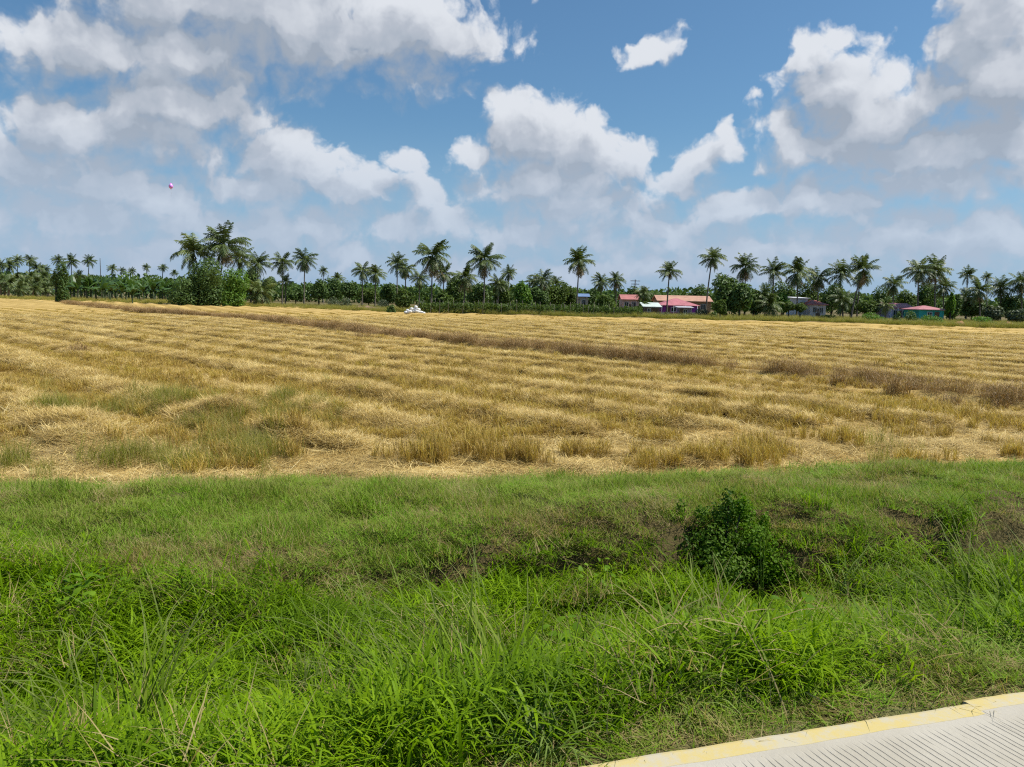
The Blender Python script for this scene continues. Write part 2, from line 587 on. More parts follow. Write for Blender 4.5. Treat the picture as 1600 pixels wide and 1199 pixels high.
soil = T.mix(n2, (.055, .038, .015), (.135, .095, .042))
grn = T.mix(T.smooth(n1, 0.35, 0.65), (.085, .115, .025), (.15, .14, .05))
grn = T.mix(T.smooth(n2, 0.45, 0.75, 0, 0.6), grn, soil)
rgh = T.mix(T.smooth(n1, 0.3, 0.7), (.19, .14, .065), (.10, .115, .035))
rgh = T.mix(T.smooth(n3, 0.4, 0.62, 0, 0.7), rgh, (.13, .085, .05))
c = T.mix(A('green'), fld, grn)
c = T.mix(A('bare'), c, soil)
c = T.mix(A('rough'), c, rgh)
c = T.mix(A('mud'), c, T.mix(n2, (.12, .105, .09), (.24, .215, .185)))
s = T.node('ShaderNodeBsdfPrincipled')
T.l.new(c, s.inputs['Base Color'])
s.inputs['Roughness'].default_value = 0.9
s.inputs['Specular IOR Level'].default_value = 0.15
bp = T.node('ShaderNodeBump')
bp.inputs['Strength'].default_value = 0.9
bp.inputs['Distance'].default_value = 0.05
T.l.new(T.math('ADD', n2, T.math('MULTIPLY', n4, 0.4)), bp.inputs['Height'])
T.l.new(bp.outputs[0], s.inputs['Normal'])
T.l.new(s.outputs[0], T.out.inputs[0])
MAT['ground'] = m


# ------------------------------------------------------------------ ground sheet, reaching the horizon
def build_ground():
    azs = np.concatenate([np.linspace(-180, -50, 44)[:-1], np.linspace(-50, 50, 520), np.linspace(50, 180, 44)[1:-1]])
    rs = np.concatenate([[0.0], np.geomspace(0.6, 9000, 620)])
    A_, R_ = np.meshgrid(np.radians(azs), rs)
    x, y = R_ * np.sin(A_), R_ * np.cos(A_)
    z = land(x, y)
    s_, t_ = st(x, y)
    na, nr = len(azs), len(rs)
    idx = np.arange(nr * na).reshape(nr, na)
    a = idx[:-1, :]
    b = np.roll(idx, -1, axis=1)[:-1, :]
    c = np.roll(idx, -1, axis=1)[1:, :]
    d = idx[1:, :]
    quads = np.stack([a, b, c, d], -1).reshape(-1, 4)[:, ::-1]
    fe = far_edge(x)
    tn = t_ + 0.7 * pn(s_ * 0.6, t_ * 0.6, 41) + 0.4 * pn(s_ * 2.2, t_ * 2.2, 42)
    tn = tn + .35 * sstep(s_, 2, 6)
    green = 1 - sstep(tn, 10.0, 10.9)
    bare = sstep(t_, 3.3, 4.0) * (1 - sstep(tn, 6.6, 7.6))
    right = sstep(s_, -0.5, 2.5)
    bare = np.maximum(bare * 0.9, right * 0.8 * sstep(t_, 6.2, 6.6) * (1 - sstep(t_, 7.2, 7.7)))
    straw = np.clip(windrow(x, y) * 1.1 + 0.5 * (1 - sstep(t_, 13.5, 15.5)) * sstep(pn(s_ * .5, t_ * .5, 44), -.3, .3), 0, 1)
    # the headland nearest the bank keeps a flat mat of straw, right more than left
    bd = bund_dist(x, y)
    rough = np.maximum(sstep(y - fe, 0.0, 1.5), np.exp(-(bd / 0.6) ** 2) * 0.35 * sstep(t_, 12, 14))
    mud = np.exp(-((x + 7.4) / 1.4) ** 2 - ((y - 11.9) / 0.55) ** 2) * 1.2
    mud = np.clip(mud + 0.8 * pn(x * 1.5, y * 1.5, 46) * (mud > .2), 0, 1)
    rd_ = road_dist(x, y)
    verge = 1 - sstep(rd_, verge_edge(x) - .1, verge_edge(x) + .15)
    rough = np.maximum(rough, 0.75 * verge)
    me = mesh_np('ground', np.stack([x, y, z], -1).reshape(-1, 3), [quads], [MAT['ground']],
                 attrs=dict(green=green.ravel(), bare=bare.ravel(), straw=straw.ravel(), rough=rough.ravel(), mud=mud.ravel()), smooth=True)
    o = part('ground', me)
    tag(o, kind='structure')


build_ground()

# ------------------------------------------------------------------ concrete road with a yellow edge
m, T = new_mat('concrete')
tcn = T.node('ShaderNodeTexCoord')
oc = tcn.outputs['Object']
sp = T.node('ShaderNodeSeparateXYZ')
T.l.new(oc, sp.inputs[0])
wob = T.noise(oc, 3.0, 3, 0.5)
u = T.math('ADD', sp.outputs[0], T.math('ADD', T.math('MULTIPLY', wob, 0.03), T.math('MULTIPLY', sp.outputs[1], 0.10)))
cell = T.math('MULTIPLY', u, 1 / 0.034)
fr = T.math('FRACT', cell)
fl = T.math('FLOOR', cell)
wn = T.node('ShaderNodeTexWhiteNoise', noise_dimensions='1D')
T.l.new(fl, wn.inputs['W'])
gd = T.math('ABSOLUTE', T.math('SUBTRACT', fr, T.math('MULTIPLY_ADD', wn.outputs['Value'], 0.3, 0.35)))
groove = T.smooth(gd, 0.03, 0.14, 1, 0)
# the rake left gaps, and the edge strip was trowelled smooth
mp = T.node('ShaderNodeMapping')
mp.inputs['Scale'].default_value = (12, 2.2, 1)
T.l.new(oc, mp.inputs['Vector'])
gaps = T.noise(mp.outputs[0], 1.0, 4, 0.7)
groove = T.math('MULTIPLY', groove, T.smooth(gaps, 0.28, 0.50))
groove = T.math('MULTIPLY', groove, T.smooth(sp.outputs[1], -0.20, -0.12, 1, 0))
nb = T.noise(oc, 1.4, 6, 0.65)
nf = T.noise(oc, 60, 4, 0.7)
cc = T.mix(T.smooth(nb, 0.3, 0.7), (.35, .315, .245), (.43, .395, .325))
cc = T.mix(T.smooth(nf, 0.4, 0.75, 0, 0.35), cc, (.33, .31, .27))
stain = T.noise(oc, 2.6, 5, 0.7, 1.0)
cc = T.mix(T.smooth(stain, .55, .75, 0, .35), cc, (.30, .27, .22))
cc = T.mix(T.math('MULTIPLY', groove, 0.36), cc, (.19, .175, .15))
s = T.node('ShaderNodeBsdfPrincipled')
T.l.new(cc, s.inputs['Base Color'])
s.inputs['Roughness'].default_value = 0.85
bp = T.node('ShaderNodeBump')
bp.inputs['Strength'].default_value = 1.0
bp.inputs['Distance'].default_value = 0.006
T.l.new(T.math('SUBTRACT', T.math('MULTIPLY', nf, 0.35), groove), bp.inputs['Height'])
T.l.new(bp.outputs[0], s.inputs['Normal'])
T.l.new(s.outputs[0], T.out.inputs[0])
MAT['concrete'] = m
m, T = new_mat('yellow_paint')
tcn = T.node('ShaderNodeTexCoord')
oc = tcn.outputs['Object']
nb = T.noise(oc, 5, 6, 0.7)
nf = T.noise(oc, 50, 4, 0.7)
worn = T.smooth(T.math('ADD', T.math('MULTIPLY', nb, 0.75), T.math('MULTIPLY', nf, 0.3)), 0.43, 0.63)
cc = T.mix(T.math('MULTIPLY', worn, 0.85), (.48, .38, .14), (.42, .385, .30))
s = T.node('ShaderNodeBsdfPrincipled')
T.l.new(cc, s.inputs['Base Color'])
s.inputs['Roughness'].default_value = 0.8
T.l.new(s.outputs[0], T.out.inputs[0])
MAT['yellow'] = m


def slab(s0, s1, edge0, edge1, ztop):
    """one cast slab in road coordinates: x along, y across (0 at the outer edge)"""
    n = max(8, int((s1 - s0) / 0.06))
    xs = np.linspace(s0, s1, n)
    edge = np.interp(xs, [s0, s1], [edge0, edge1]) + 0.012 * pn(xs * 3, xs * 0, 51) + 0.006 * pn(xs * 14, xs * 0 + 3, 52)
    rows = []
    prof = [(-5.2, -0.3), (-5.2, 0.0), (-0.145, 0.0), (-0.018, 0.0), (-0.005, -0.006), (0.0, -0.02), (0.004, -0.3)]
    for dy, dz in prof:
        rows.append(np.stack([xs, (edge + dy) if dy > -5 else (edge * 0 + dy), np.full(n, ztop + dz)], -1))
    v = np.stack(rows, 0)
    idx = np.arange(v.shape[0] * n).reshape(v.shape[0], n)
    q = np.stack([idx[:-1, :-1], idx[:-1, 1:], idx[1:, 1:], idx[1:, :-1]], -1).reshape(-1, 4)
    q = q[:, ::-1]
    k = len(prof)
    ends = [np.array([[idx[i, 0], idx[i + 1, 0], idx[k - 1, 0]] for i in range(1, k - 2)])[:, ::-1]]
    ends.append(np.array([[idx[i, -1], idx[i + 1, -1], idx[k - 1, -1]] for i in range(1, k - 2)]))
    return v.reshape(-1, 3), [q] + ends, xs, edge


def build_road():
    root = empty('road', (*ROAD_P, 0), ROAD_A)
    tag(root, kind='structure')
    # joint at about s of the photo's step
    j = P(1521, 1104, .85)
    sj = math.cos(ROAD_A) * (j[0] - ROAD_P[0]) + math.sin(ROAD_A) * (j[1] - ROAD_P[1])
    for k, (s0, s1, e0, e1) in enumerate([(-14, sj - 0.004, -0.035, -0.0), (sj + 0.004, 16, 0.03, 0.05)]):
        v, f, xs, edge = slab(s0, s1, e0, e1, 0.85 - 0.004 * k)
        part('concrete_slab', mesh_np('concrete_slab', v, f, [MAT['concrete']]), root)
        # painted line along the edge: a thin coat that wraps the arris
        w = 0.078 + 0.008 * pn(xs * 4, xs * 0 + 8, 53) + 0.006 * pn(xs * 19, xs * 0, 54)
        z = 0.85 - 0.004 * k
        r = [np.stack([xs, edge - 0.0185 - w, np.full(len(xs), z - 0.003)], -1), np.stack([xs, edge - 0.017 - w, np.full(len(xs), z + 0.001)], -1), np.stack([xs, edge - 0.018, np.full(len(xs), z + 0.001)], -1),
             np.stack([xs, edge - 0.002, np.full(len(xs), z - 0.003)], -1), np.stack([xs, edge + 0.005, np.full(len(xs), z - 0.02)], -1),
             np.stack([xs, edge + 0.008, np.full(len(xs), z - 0.09)], -1)]
        v = np.stack(r, 0)
        n = len(xs)
        idx = np.arange(v.shape[0] * n).reshape(v.shape[0], n)
        q = np.stack([idx[:-1, :-1], idx[:-1, 1:], idx[1:, 1:], idx[1:, :-1]], -1).reshape(-1, 4)[:, ::-1]
        part('yellow_edge_line', mesh_np('yellow_edge_line', v.reshape(-1, 3), [q], [MAT['yellow']]), root)


build_road()


# ------------------------------------------------------------------ blades
def ribbons(base, azm, lean, length, width, droop, segs=3, taper=1.6, side=None):
    """arrays of N blades -> verts, quads, along, rnd. lean: angle from vertical at the root, droop: how much it gains to the tip"""
    N = len(azm)
    rnd = RNG.random(N)
    pts = np.zeros((N, segs + 1, 3))
    pts[:, 0] = base
    ang = lean.copy()
    dl = length / segs
    ca, sa = np.cos(azm), np.sin(azm)
    for k in range(segs):
        hz_ = np.sin(ang) * dl
        pts[:, k + 1, 0] = pts[:, k, 0] + ca * hz_
        pts[:, k + 1, 1] = pts[:, k, 1] + sa * hz_
        pts[:, k + 1, 2] = pts[:, k, 2] + np.cos(ang) * dl
        ang = ang + droop / segs * (1 + 0.5 * k)
    ta = azm + math.pi / 2 if side is None else side
    sx_, sy_ = np.cos(ta), np.sin(ta)
    u = np.linspace(0, 1, segs + 1)
    wp = (1 - u ** taper) * 0.96 + 0.04
    if taper > 1.7:
        wp[0] *= 0.6
    w = width[:, None] * wp[None] * 0.5
    off = np.stack([sx_[:, None] * w, sy_[:, None] * w, 0 * w], -1)
    v = np.stack([pts - off, pts + off], 2).reshape(N, -1, 3)
    loc = np.array([[2 * k, 2 * k + 1, 2 * k + 3, 2 * k + 2] for k in range(segs)])
    q = (loc[None] + (np.arange(N) * (2 * segs + 2))[:, None, None]).reshape(-1, 4)
    along = np.tile(np.repeat(u, 2), N)
    return v.reshape(-1, 3), q, along, np.repeat(rnd, 2 * segs + 2)


PROTO = bpy.data.collections.new('scatter_sources')


def join_ribbons(lst):
    V, Q, AL, RD_, MI = [], [], [], [], []
    off = 0
    for (v, q, al, rn), mi in lst:
        V.append(v)
        Q.append(q + off)
        AL.append(al)
        RD_.append(rn)
        MI.append(np.full(len(q), mi))
        off += len(v)
    return np.concatenate(V), np.concatenate(Q), np.concatenate(AL), np.concatenate(RD_), np.concatenate(MI)


def proto(name, lst, mats, coll):
    v, q, al, rn, mi = join_ribbons(lst)
    me = mesh_np(name, v, [q], mats, mi, dict(along=al, rnd=rn), smooth=True)
    o = bpy.data.objects.new(name, me)
    coll.objects.link(o)
    return o


def disc(n, r):
    a = RNG.uniform(0, 2 * math.pi, n)
    q = r * np.sqrt(RNG.random(n))
    return np.stack([q * np.cos(a), q * np.sin(a), np.zeros(n)], -1)


U = lambda a, b, n: RNG.uniform(a, b, n)


def sources(name, n, make, mats):
    c = bpy.data.collections.new(name)
    for i in range(n):
        proto('%s_%s' % (name, 'abcdefgh'[i]), make(i), mats, c)
    return c


def mk_turf(i):
    n = 130
    r = [(ribbons(disc(n, .22), U(0, 6.28, n), U(.35, 1.25, n), U(.05, .15, n), U(.004, .008, n), U(.2, .9, n), 2), 0)]
    k = 12
    r.append((ribbons(disc(k, .22), U(0, 6.28, k), U(.4, 1.3, k), U(.06, .2, k), U(.0025, .004, k), U(.1, .9, k), 2), 1))
    return r


def mk_dryturf(i):
    n = 90
    r = [(ribbons(disc(n, .22), U(0, 6.28, n), U(.5, 1.4, n), U(.06, .22, n), U(.0025, .0045, n), U(.1, .8, n), 2), 1)]
    k = 45
    r.append((ribbons(disc(k, .16), U(0, 6.28, k), U(.1, .9, k), U(.04, .11, k), U(.003, .005, k), U(.3, 1.3, k), 2), 0))
    return r


def mk_lush(i):
    n = 60
    r = [(ribbons(disc(n, .24), U(0, 6.28, n), U(.05, .55, n), U(.2, .52, n), U(.009, .017, n), U(.7, 2.0, n), 4, 2.2), 0)]
    k = 40
    b = disc(k, .24)
    b[:, 2] = U(.08, .3, k)
    r.append((ribbons(b, U(0, 6.28, k), U(.5, 1.3, k), U(.12, .24, k), U(.009, .016, k), U(.3, 1.3, k), 3, 2.2), 0))
    return r


def mk_stubble(i):
    """a few separate hills of cut stalks"""
    r = []
    for c in disc(3 + i % 2, .19):
        n = random.randint(14, 22)
        b = disc(n, .05) + c
        hh = random.uniform(.75, 1.1)
        r.append((ribbons(b, U(0, 6.28, n), U(0, .38, n), U(.17, .36, n) * hh, U(.006, .011, n), U(-.1, .3, n), 2, 3.0, U(0, 6.28, n)), 0))
        k = 9
        b = disc(k, .05) + c
        b[:, 2] = U(.04, .18, k)
        r.append((ribbons(b, U(0, 6.28, k), U(.3, 1.0, k), U(.12, .3, k), U(.006, .01, k), U(.3, 1.6, k), 3), 0))
    j = 9
    r.append((ribbons(disc(j, .25), U(0, 6.28, j), U(1.2, 1.52, j), U(.15, .4, j), U(.005, .008, j), U(0, .1, j), 2, 3.0), 1))
    return r


def mk_straw(i):
    n = 85
    b = disc(n, .32)
    b[:, 2] = U(.004, .04, n)
    m_ = U(0, 6.28, 1)[0]
    return [(ribbons(b, m_ + RNG.normal(0, 1.1, n), U(1.35, 1.6, n), U(.12, .42, n), U(.005, .010, n), U(-.1, .12, n), 2, 3.0), 0)]


def mk_mop(i):
    """a swath's tousled straw: stalks laid over one another on a low hump"""
    n = 130
    b = disc(n, .34)
    b[:, 2] = .07 * (1 - (np.hypot(b[:, 0], b[:, 1]) / .34) ** 2) * U(.1, 1, n)
    r = [(ribbons(b, U(0, 6.28, n), U(1.05, 1.58, n), U(.14, .42, n), U(.005, .010, n), U(-.1, .5, n), 2, 3.0), 0)]
    k = 14
    r.append((ribbons(disc(k, .3), U(0, 6.28, k), U(.3, 1.1, k), U(.12, .3, k), U(.004, .008, k), U(.1, .9, k), 3, 3.0), 0))
    return r


def mk_weed(i):
    n = 55
    r = [(ribbons(disc(n, .2), U(0, 6.28, n), U(.05, .6, n), U(.2, .55, n), U(.004, .008, n), U(.2, 1.1, n), 3), 0)]
    k = 12
    r.append((ribbons(disc(k, .2), U(0, 6.28, k), U(.1, .8, k), U(.25, .55, k), U(.003, .006, k), U(.1, .9, k), 3), 1))
    return r


def mk_brown(i):
    r = []
    n = 40
    r.append((ribbons(disc(n, .22), U(0, 6.28, n), U(.05, .7, n), U(.25, .6, n), U(.004, .008, n), U(-.2, .6, n), 3), 0))
    k = 60
    b = disc(k, .28)
    b[:, 2] = U(.1, .5, k)
    r.append((ribbons(b, U(0, 6.28, k), U(.2, 1.9, k), U(.06, .16, k), U(.006, .014, k), U(-.5, .9, k), 2), 0))
    return r


def mk_vine(i):
    """broad heart-shaped leaves on runners"""
    n = 26
    b = disc(n, .22)
    b[:, 2] = U(.08, .3, n)
    r = [(ribbons(b, U(0, 6.28, n), U(.9, 1.5, n), U(.04, .075, n), U(.032, .055, n), U(.1, .7, n), 4, 2.6), 0)]
    k = 14
    r.append((ribbons(disc(k, .2), U(0, 6.28, k), U(.1, .7, k), U(.12, .32, k), U(.003, .004, k), U(.2, .8, k), 3), 0))
    return r


SRC = {
    'turf': sources('turf_source', 4, mk_turf, [MAT['turf'], MAT['dry']]),
    'dryturf': sources('dry_turf_source', 4, mk_dryturf, [MAT['turf'], MAT['dry']]),
    'lush': sources('lush_source', 5, mk_lush, [MAT['lush']]),
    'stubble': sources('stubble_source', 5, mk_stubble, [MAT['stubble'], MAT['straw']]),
    'straw': sources('straw_source', 4, mk_straw, [MAT['straw']]),
    'mop': sources('swath_source', 4, mk_mop, [MAT['straw']]),
    'weed': sources('weed_source', 4, mk_weed, [MAT['weed'], MAT['dry']]),
    'brown': sources('brown_source', 4, mk_brown, [MAT['brown']]),
    'vine': sources('vine_source', 3, mk_vine, [MAT['vine']]),
}
NSRC = {k: len(c.objects) for k, c in SRC.items()}


def scatter(name, label, src, pts, rot, scl):
    """one stuff object: clumps of a kind on points of the land. rot N x 3, scl N x 3"""
    n = len(pts)
    me = bpy.data.meshes.new(name)
    me.vertices.add(n)
    me.vertices.foreach_set('co', np.asarray(pts, np.float32).ravel())
    for k, v in (('crot', rot), ('cscl', scl)):
        a = me.attributes.new(k, 'FLOAT_VECTOR', 'POINT')
        a.data.foreach_set('vector', np.asarray(v, np.float32).ravel())
    a = me.attributes.new('cidx', 'INT', 'POINT')
    a.data.foreach_set('value', RNG.integers(0, NSRC[src], n).astype(np.int32))
    me.update()
    o = part(name, me)
    tag(o, label, kind='stuff')
    g = bpy.data.node_groups.new('scatter_' + name, 'GeometryNodeTree')
    g.interface.new_socket('Geometry', in_out='INPUT', socket_type='NodeSocketGeometry')
    g.interface.new_socket('Geometry', in_out='OUTPUT', socket_type='NodeSocketGeometry')
    N = NT(g)
    gi_ = N.node('NodeGroupInput')
    go_ = N.node('NodeGroupOutput')
    ci = N.node('GeometryNodeCollectionInfo')
    ci.inputs['Collection'].default_value = SRC[src]
    ci.inputs['Separate Children'].default_value = True
    ci.inputs['Reset Children'].default_value = True

    def na(k, typ):
        q = N.node('GeometryNodeInputNamedAttribute', data_type=typ)
        q.inputs['Name'].default_value = k
        return q.outputs['Attribute']
    ip = N.node('GeometryNodeInstanceOnPoints')
    N.l.new(gi_.outputs[0], ip.inputs['Points'])
    N.l.new(ci.outputs[0], ip.inputs['Instance'])
    ip.inputs['Pick Instance'].default_value = True
    N.l.new(na('cidx', 'INT'), ip.inputs['Instance Index'])
    er = N.node('FunctionNodeEulerToRotation')
    N.l.new(na('crot', 'FLOAT_VECTOR'), er.inputs[0])
    N.l.new(er.outputs[0], ip.inputs['Rotation'])
    N.l.new(na('cscl', 'FLOAT_VECTOR'), ip.inputs['Scale'])
    N.l.new(ip.outputs[0], go_.inputs[0])
    md = o.modifiers.new('scatter', 'NODES')
    md.node_group = g
    return o


def candidates(n, r0, r1, amax=44, bias=1.0):
    """points in the wedge before the camera, denser nearby when bias < 1 (area-uniform at 2)"""
    a = rad(amax) * RNG.uniform(-1, 1, n)
    q = RNG.random(n)
    if bias == 2:
        r = np.sqrt(r0 * r0 + q * (r1 * r1 - r0 * r0))
    else:                                     # density falls with 1/r
        r = r0 + q * (r1 - r0)
    return r * np.sin(a), r * np.cos(a)


def tilt(n, k):
    return np.stack([U(-k, k, n), U(-k, k, n), U(0, 6.28, n)], -1)


def place(name, label, src, x, y, keep, smin, smax, dz=0.0, k=0.15, zmul=None, wide=None):
    m_ = RNG.random(len(x)) < keep
    x, y = x[m_], y[m_]
    z = land(x, y) + dz
    n = len(x)
    sc = U(smin, smax, n)
    s3 = np.stack([sc, sc, sc], -1)
    if zmul is not None:
        s3[:, 2] *= zmul[m_]
    if wide is not None:
        s3[:, :2] *= wide[m_][:, None]
    return scatter(name, label, src, np.stack([x, y, z], -1), tilt(n, k), s3)


def build_cover():
    # --- ditch: lush grass
    x, y = candidates(9500, 2.7, 12.5, 48)
    s, t = st(x, y)
    right = sstep(s, -1.0, 2.0)
    tt = t + 0.6 * fbm(x * .7, y * .7, 2, 60)
    upper = 6.5 * right + (1 - right) * np.interp(s, [-6, -3.5, -1.5, 0], [8.6, 7.6, 6.4, 6.0])
    rdd = road_dist(x, y)
    lush = sstep(rdd + .16 * pn(x * 1.8, y * 1.8, 61), verge_edge(x), verge_edge(x) + .3) * (1 - sstep(tt, upper - .5, upper + .5))
    patch = 0.45 + 0.55 * sstep(fbm(x * 1.1, y * 1.1, 2, 62), -.3, .12)
    place('grass', 'bright lush grass filling the ditch beside the road', 'lush', x, y, lush * patch, .6, 1.05, -.02, .25,
          zmul=0.55 + 0.75 * np.clip(pn(x * .9, y * .9, 63) + .45, 0, 1))
    place('creeping_vine', 'broad-leaved creeper tangled in the ditch grass', 'vine', x[:6000], y[:6000],
          (lush * np.maximum(np.exp(-((x - 1.3) / .5) ** 2 - ((y - 4.75) / .35) ** 2), .04 * sstep(pn(x * .75 + 5, y * .75, 64), .1, .4)))[:6000], .7, 1.15, .12, .3)
    place('dead_grass', 'dead straw-coloured stems lying among the ditch grass', 'dryturf', x[6000:8200], y[6000:8200],
          (lush * sstep(pn(x * 1.3 + 5, y * 1.3, 59), -.1, .3) * .6)[6000:8200], 1.0, 2.0, .12, .4)
    # --- turf on the bank, sparse on the verge
    x, y = candidates(20000, 2.6, 17.5, 48)
    s, t = st(x, y)
    tn = t + 0.5 * pn(s * 0.6, t * 0.6, 41) + 0.3 * pn(s * 2.2, t * 2.2, 42)
    leftx = 0.7 * sstep(-s, 0, 5) - .35 * sstep(s, 2, 6)
    dens_ = (1 - sstep(tn, 10.1 + leftx, 11.1 + leftx)) * sstep(road_dist(x, y), .09, .2)
    dens_ = dens_ * np.where((t > 4.2) & (t < 6.0), .6, 1.0)
    dryp = .7 * sstep(fbm(x * .55, y * .55, 3, 66), .15, .5)
    for (qx, qy, qa, qb) in ((-2.6, 6.5, 1.3, .5), (.3, 7.3, .8, .4), (1.5, 7.7, .5, .4), (4.6, 8.0, .8, .4), (-.6, 6.0, .5, .3), (2.9, 8.8, .7, .3)):
        dryp = np.maximum(dryp, .85 * np.exp(-((x - qx) / qa) ** 2 - ((y - qy) / qb) ** 2))
    dryp = np.maximum(dryp, np.exp(-((t - 7.4) / .5) ** 2) * .12)
    dryp = np.maximum(dryp, 0.6 * (1 - sstep(road_dist(x, y) + .1 * pn(s * 2, t * 2, 67), verge_edge(x) - .25, verge_edge(x) + .05)))
    dryp = np.maximum(dryp, 0.6 * sstep(tn, 9.8 + leftx, 10.6 + leftx))
    face = np.exp(-((t - 6.72 + .2 * pn(s, t * 0, 80)) / .32) ** 2) * sstep(s, 0, 2.5) * sstep(pn(s * .7, t * .2, 69), -.4, -.05)
    dens_ = dens_ * (1 - 0.75 * face)
    dryp = np.maximum(dryp, face * .9)
    hm = 0.55 + 1.1 * np.clip(fbm(x * 1.1, y * 1.1, 2, 68) + .3, 0, 1)
    hm = hm * (1 - .5 * (1 - sstep(road_dist(x, y), verge_edge(x) - .1, verge_edge(x) + .25)))
    place('turf', 'short green turf over the far bank of the ditch', 'turf', x, y, dens_ * (1 - .9 * dryp), .7, 1.25, -.01, .3, zmul=hm)
    place('dry_grass', 'dry yellowish grass along the road verge and in patches on the bank', 'dryturf', x, y, dens_ * (.05 + .85 * dryp), .7, 1.2, -.005, .3, zmul=hm)
    # --- stubble
    x, y = candidates(60000, 9.5, 118, 42)
    s, t = st(x, y)
    bd = bund_dist(x, y)
    inf = sstep(t, 10.7, 11.3) * (1 - sstep(y - far_edge(x), -3, 0))  * sstep(np.abs(bd), .5, .9)
    wr = windrow(x, y)
    r = np.hypot(x, y)
    # headland: standing clumps only in patches; further out full rows
    body = sstep(t + 2.2 * pn(s * .3, t * .3, 70), 13.4, 15.6)
    patchy = sstep(fbm(x * .6 + 3, y * .6, 2, 71), .08, .22) * sstep(x, -5.5, -2.5)
    rows = 0.5 + 0.5 * np.cos(((RN[0] * x + RN[1] * y)) / .3 * 6.283)
    keep = inf * (body * (1 - .93 * sstep(wr, .25, .6)) * (.72 + .28 * sstep(fbm(x * .2, y * .2, 2, 72), -.3, .2)) + (1 - body) * patchy)
    keep = keep * (.45 + .55 * rows) * (.88 + .12 * sstep(r, 25, 45))
    wide = 1.0 + np.clip((r - 22) / 40, 0, 1.6)
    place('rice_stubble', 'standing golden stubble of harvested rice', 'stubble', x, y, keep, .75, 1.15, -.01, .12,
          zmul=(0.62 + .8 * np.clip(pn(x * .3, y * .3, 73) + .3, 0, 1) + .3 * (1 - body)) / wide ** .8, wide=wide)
    # --- straw lying flat between, and in swaths on the ridges
    x, y = candidates(36000, 9.5, 75, 42)
    s, t = st(x, y)
    r = np.hypot(x, y)
    bd = bund_dist(x, y)
    inf = sstep(t + .3 * pn(s * 2, t * 2, 42), 10.5, 11.2) * sstep(np.abs(bd), .6, 1.2)
    wr = windrow(x, y)
    flat = (1 - sstep(t, 14, 18)) * .65 * sstep(fbm(x * .5, y * .5, 2, 75), -.5, 0) + .12
    wide = 1.0 + np.clip((r - 25) / 40, 0, 1.0)
    place('straw_litter', 'flat scattered straw on the field headland', 'straw', x, y, inf * flat, .7, 1.2, .005, .08, wide=wide)
    x, y = candidates(70000, 11, 95, 42)
    r = np.hypot(x, y)
    s, t = st(x, y)
    wr = windrow(x, y)
    for (hx, hy, ra, rb, hh) in HEAPS:
        u = (x - hx) * RD[0] + (y - hy) * RD[1]
        v = (x - hx) * RN[0] + (y - hy) * RN[1]
        wr = np.maximum(wr, np.exp(-(u / ra) ** 4 - (v / rb) ** 4))
    wide = 1.0 + np.clip((r - 25) / 40, 0, 1.3)
    inf = sstep(t, 11, 12) * (1 - sstep(y - far_edge(x), -3, 0)) * sstep(np.abs(bund_dist(x, y)), .8, 1.6)
    place('straw_swath', 'pale cut straw left in long low swaths across the field', 'mop', x, y, inf * sstep(wr, .35, .65) * .85, .7, 1.1, -.02, .15, wide=wide, zmul=1 / wide ** .5)
    # --- green weeds in the left of the field, brown weeds on the bund
    x, y = candidates(16000, 10.5, 40, 46)
    s, t = st(x, y)
    g = sstep(-x - 2.2 - .10 * (y - 10), 0, 3.0) * sstep(t, 10.8, 11.6) * (1 - sstep(t, 17.5, 23))
    g = g * sstep(fbm(x * .33, y * .33, 3, 77), -.08, .22)
    g = np.maximum(g, .35 * sstep(t, 10.6, 11.2) * (1 - sstep(t, 12, 15)) * sstep(pn(x * .5, y * .5, 78), .2, .4))
    mudz = np.exp(-((x + 7.4) / 1.4) ** 2 - ((y - 11.9) / 0.55) ** 2)
    place('field_weeds', 'green and yellow weeds growing through the stubble', 'weed', x, y, g * .8 * (1 - mudz), .6, 1.15, -.01, .2)
    k = RNG.random(2600)
    seg = RNG.integers(1, len(BUND) - 1, 6000)
    f = RNG.random(6000)
    bx = BUND[seg, 0] * (1 - f) + BUND[np.minimum(seg + 1, len(BUND) - 1), 0] * f + RNG.normal(0, .32, 6000)
    by = BUND[seg, 1] * (1 - f) + BUND[np.minimum(seg + 1, len(BUND) - 1), 1] * f + RNG.normal(0, .32, 6000)
    L = np.hypot(BUND[seg, 0] - BUND[np.minimum(seg + 1, len(BUND) - 1), 0], BUND[seg, 1] - BUND[np.minimum(seg + 1, len(BUND) - 1), 1])
    keep = (.75 + .25 * sstep(by, 24, 32)) * np.clip(L / 22, .1, 1) * (.4 + .6 * sstep(fbm(bx * .5, by * .5, 2, 79), -.35, .2))
    dd = np.hypot(bx, by)
    place('bund_weeds', 'low brown dead weeds along the earth bund across the field', 'brown', bx, by, np.minimum(1, keep * 1.3), .6, 1.15, -.02, .2, wide=1 + np.clip((dd - 30) / 50, 0, 1.2))


build_cover()


# ------------------------------------------------------------------ tall grass, bush and weeds
def ribbons_mesh(name, lst, mats):
    v, q, al, rn, mi = join_ribbons(lst)
    return mesh_np(name, v, [q], mats, mi, dict(along=al, rnd=rn), smooth=True)


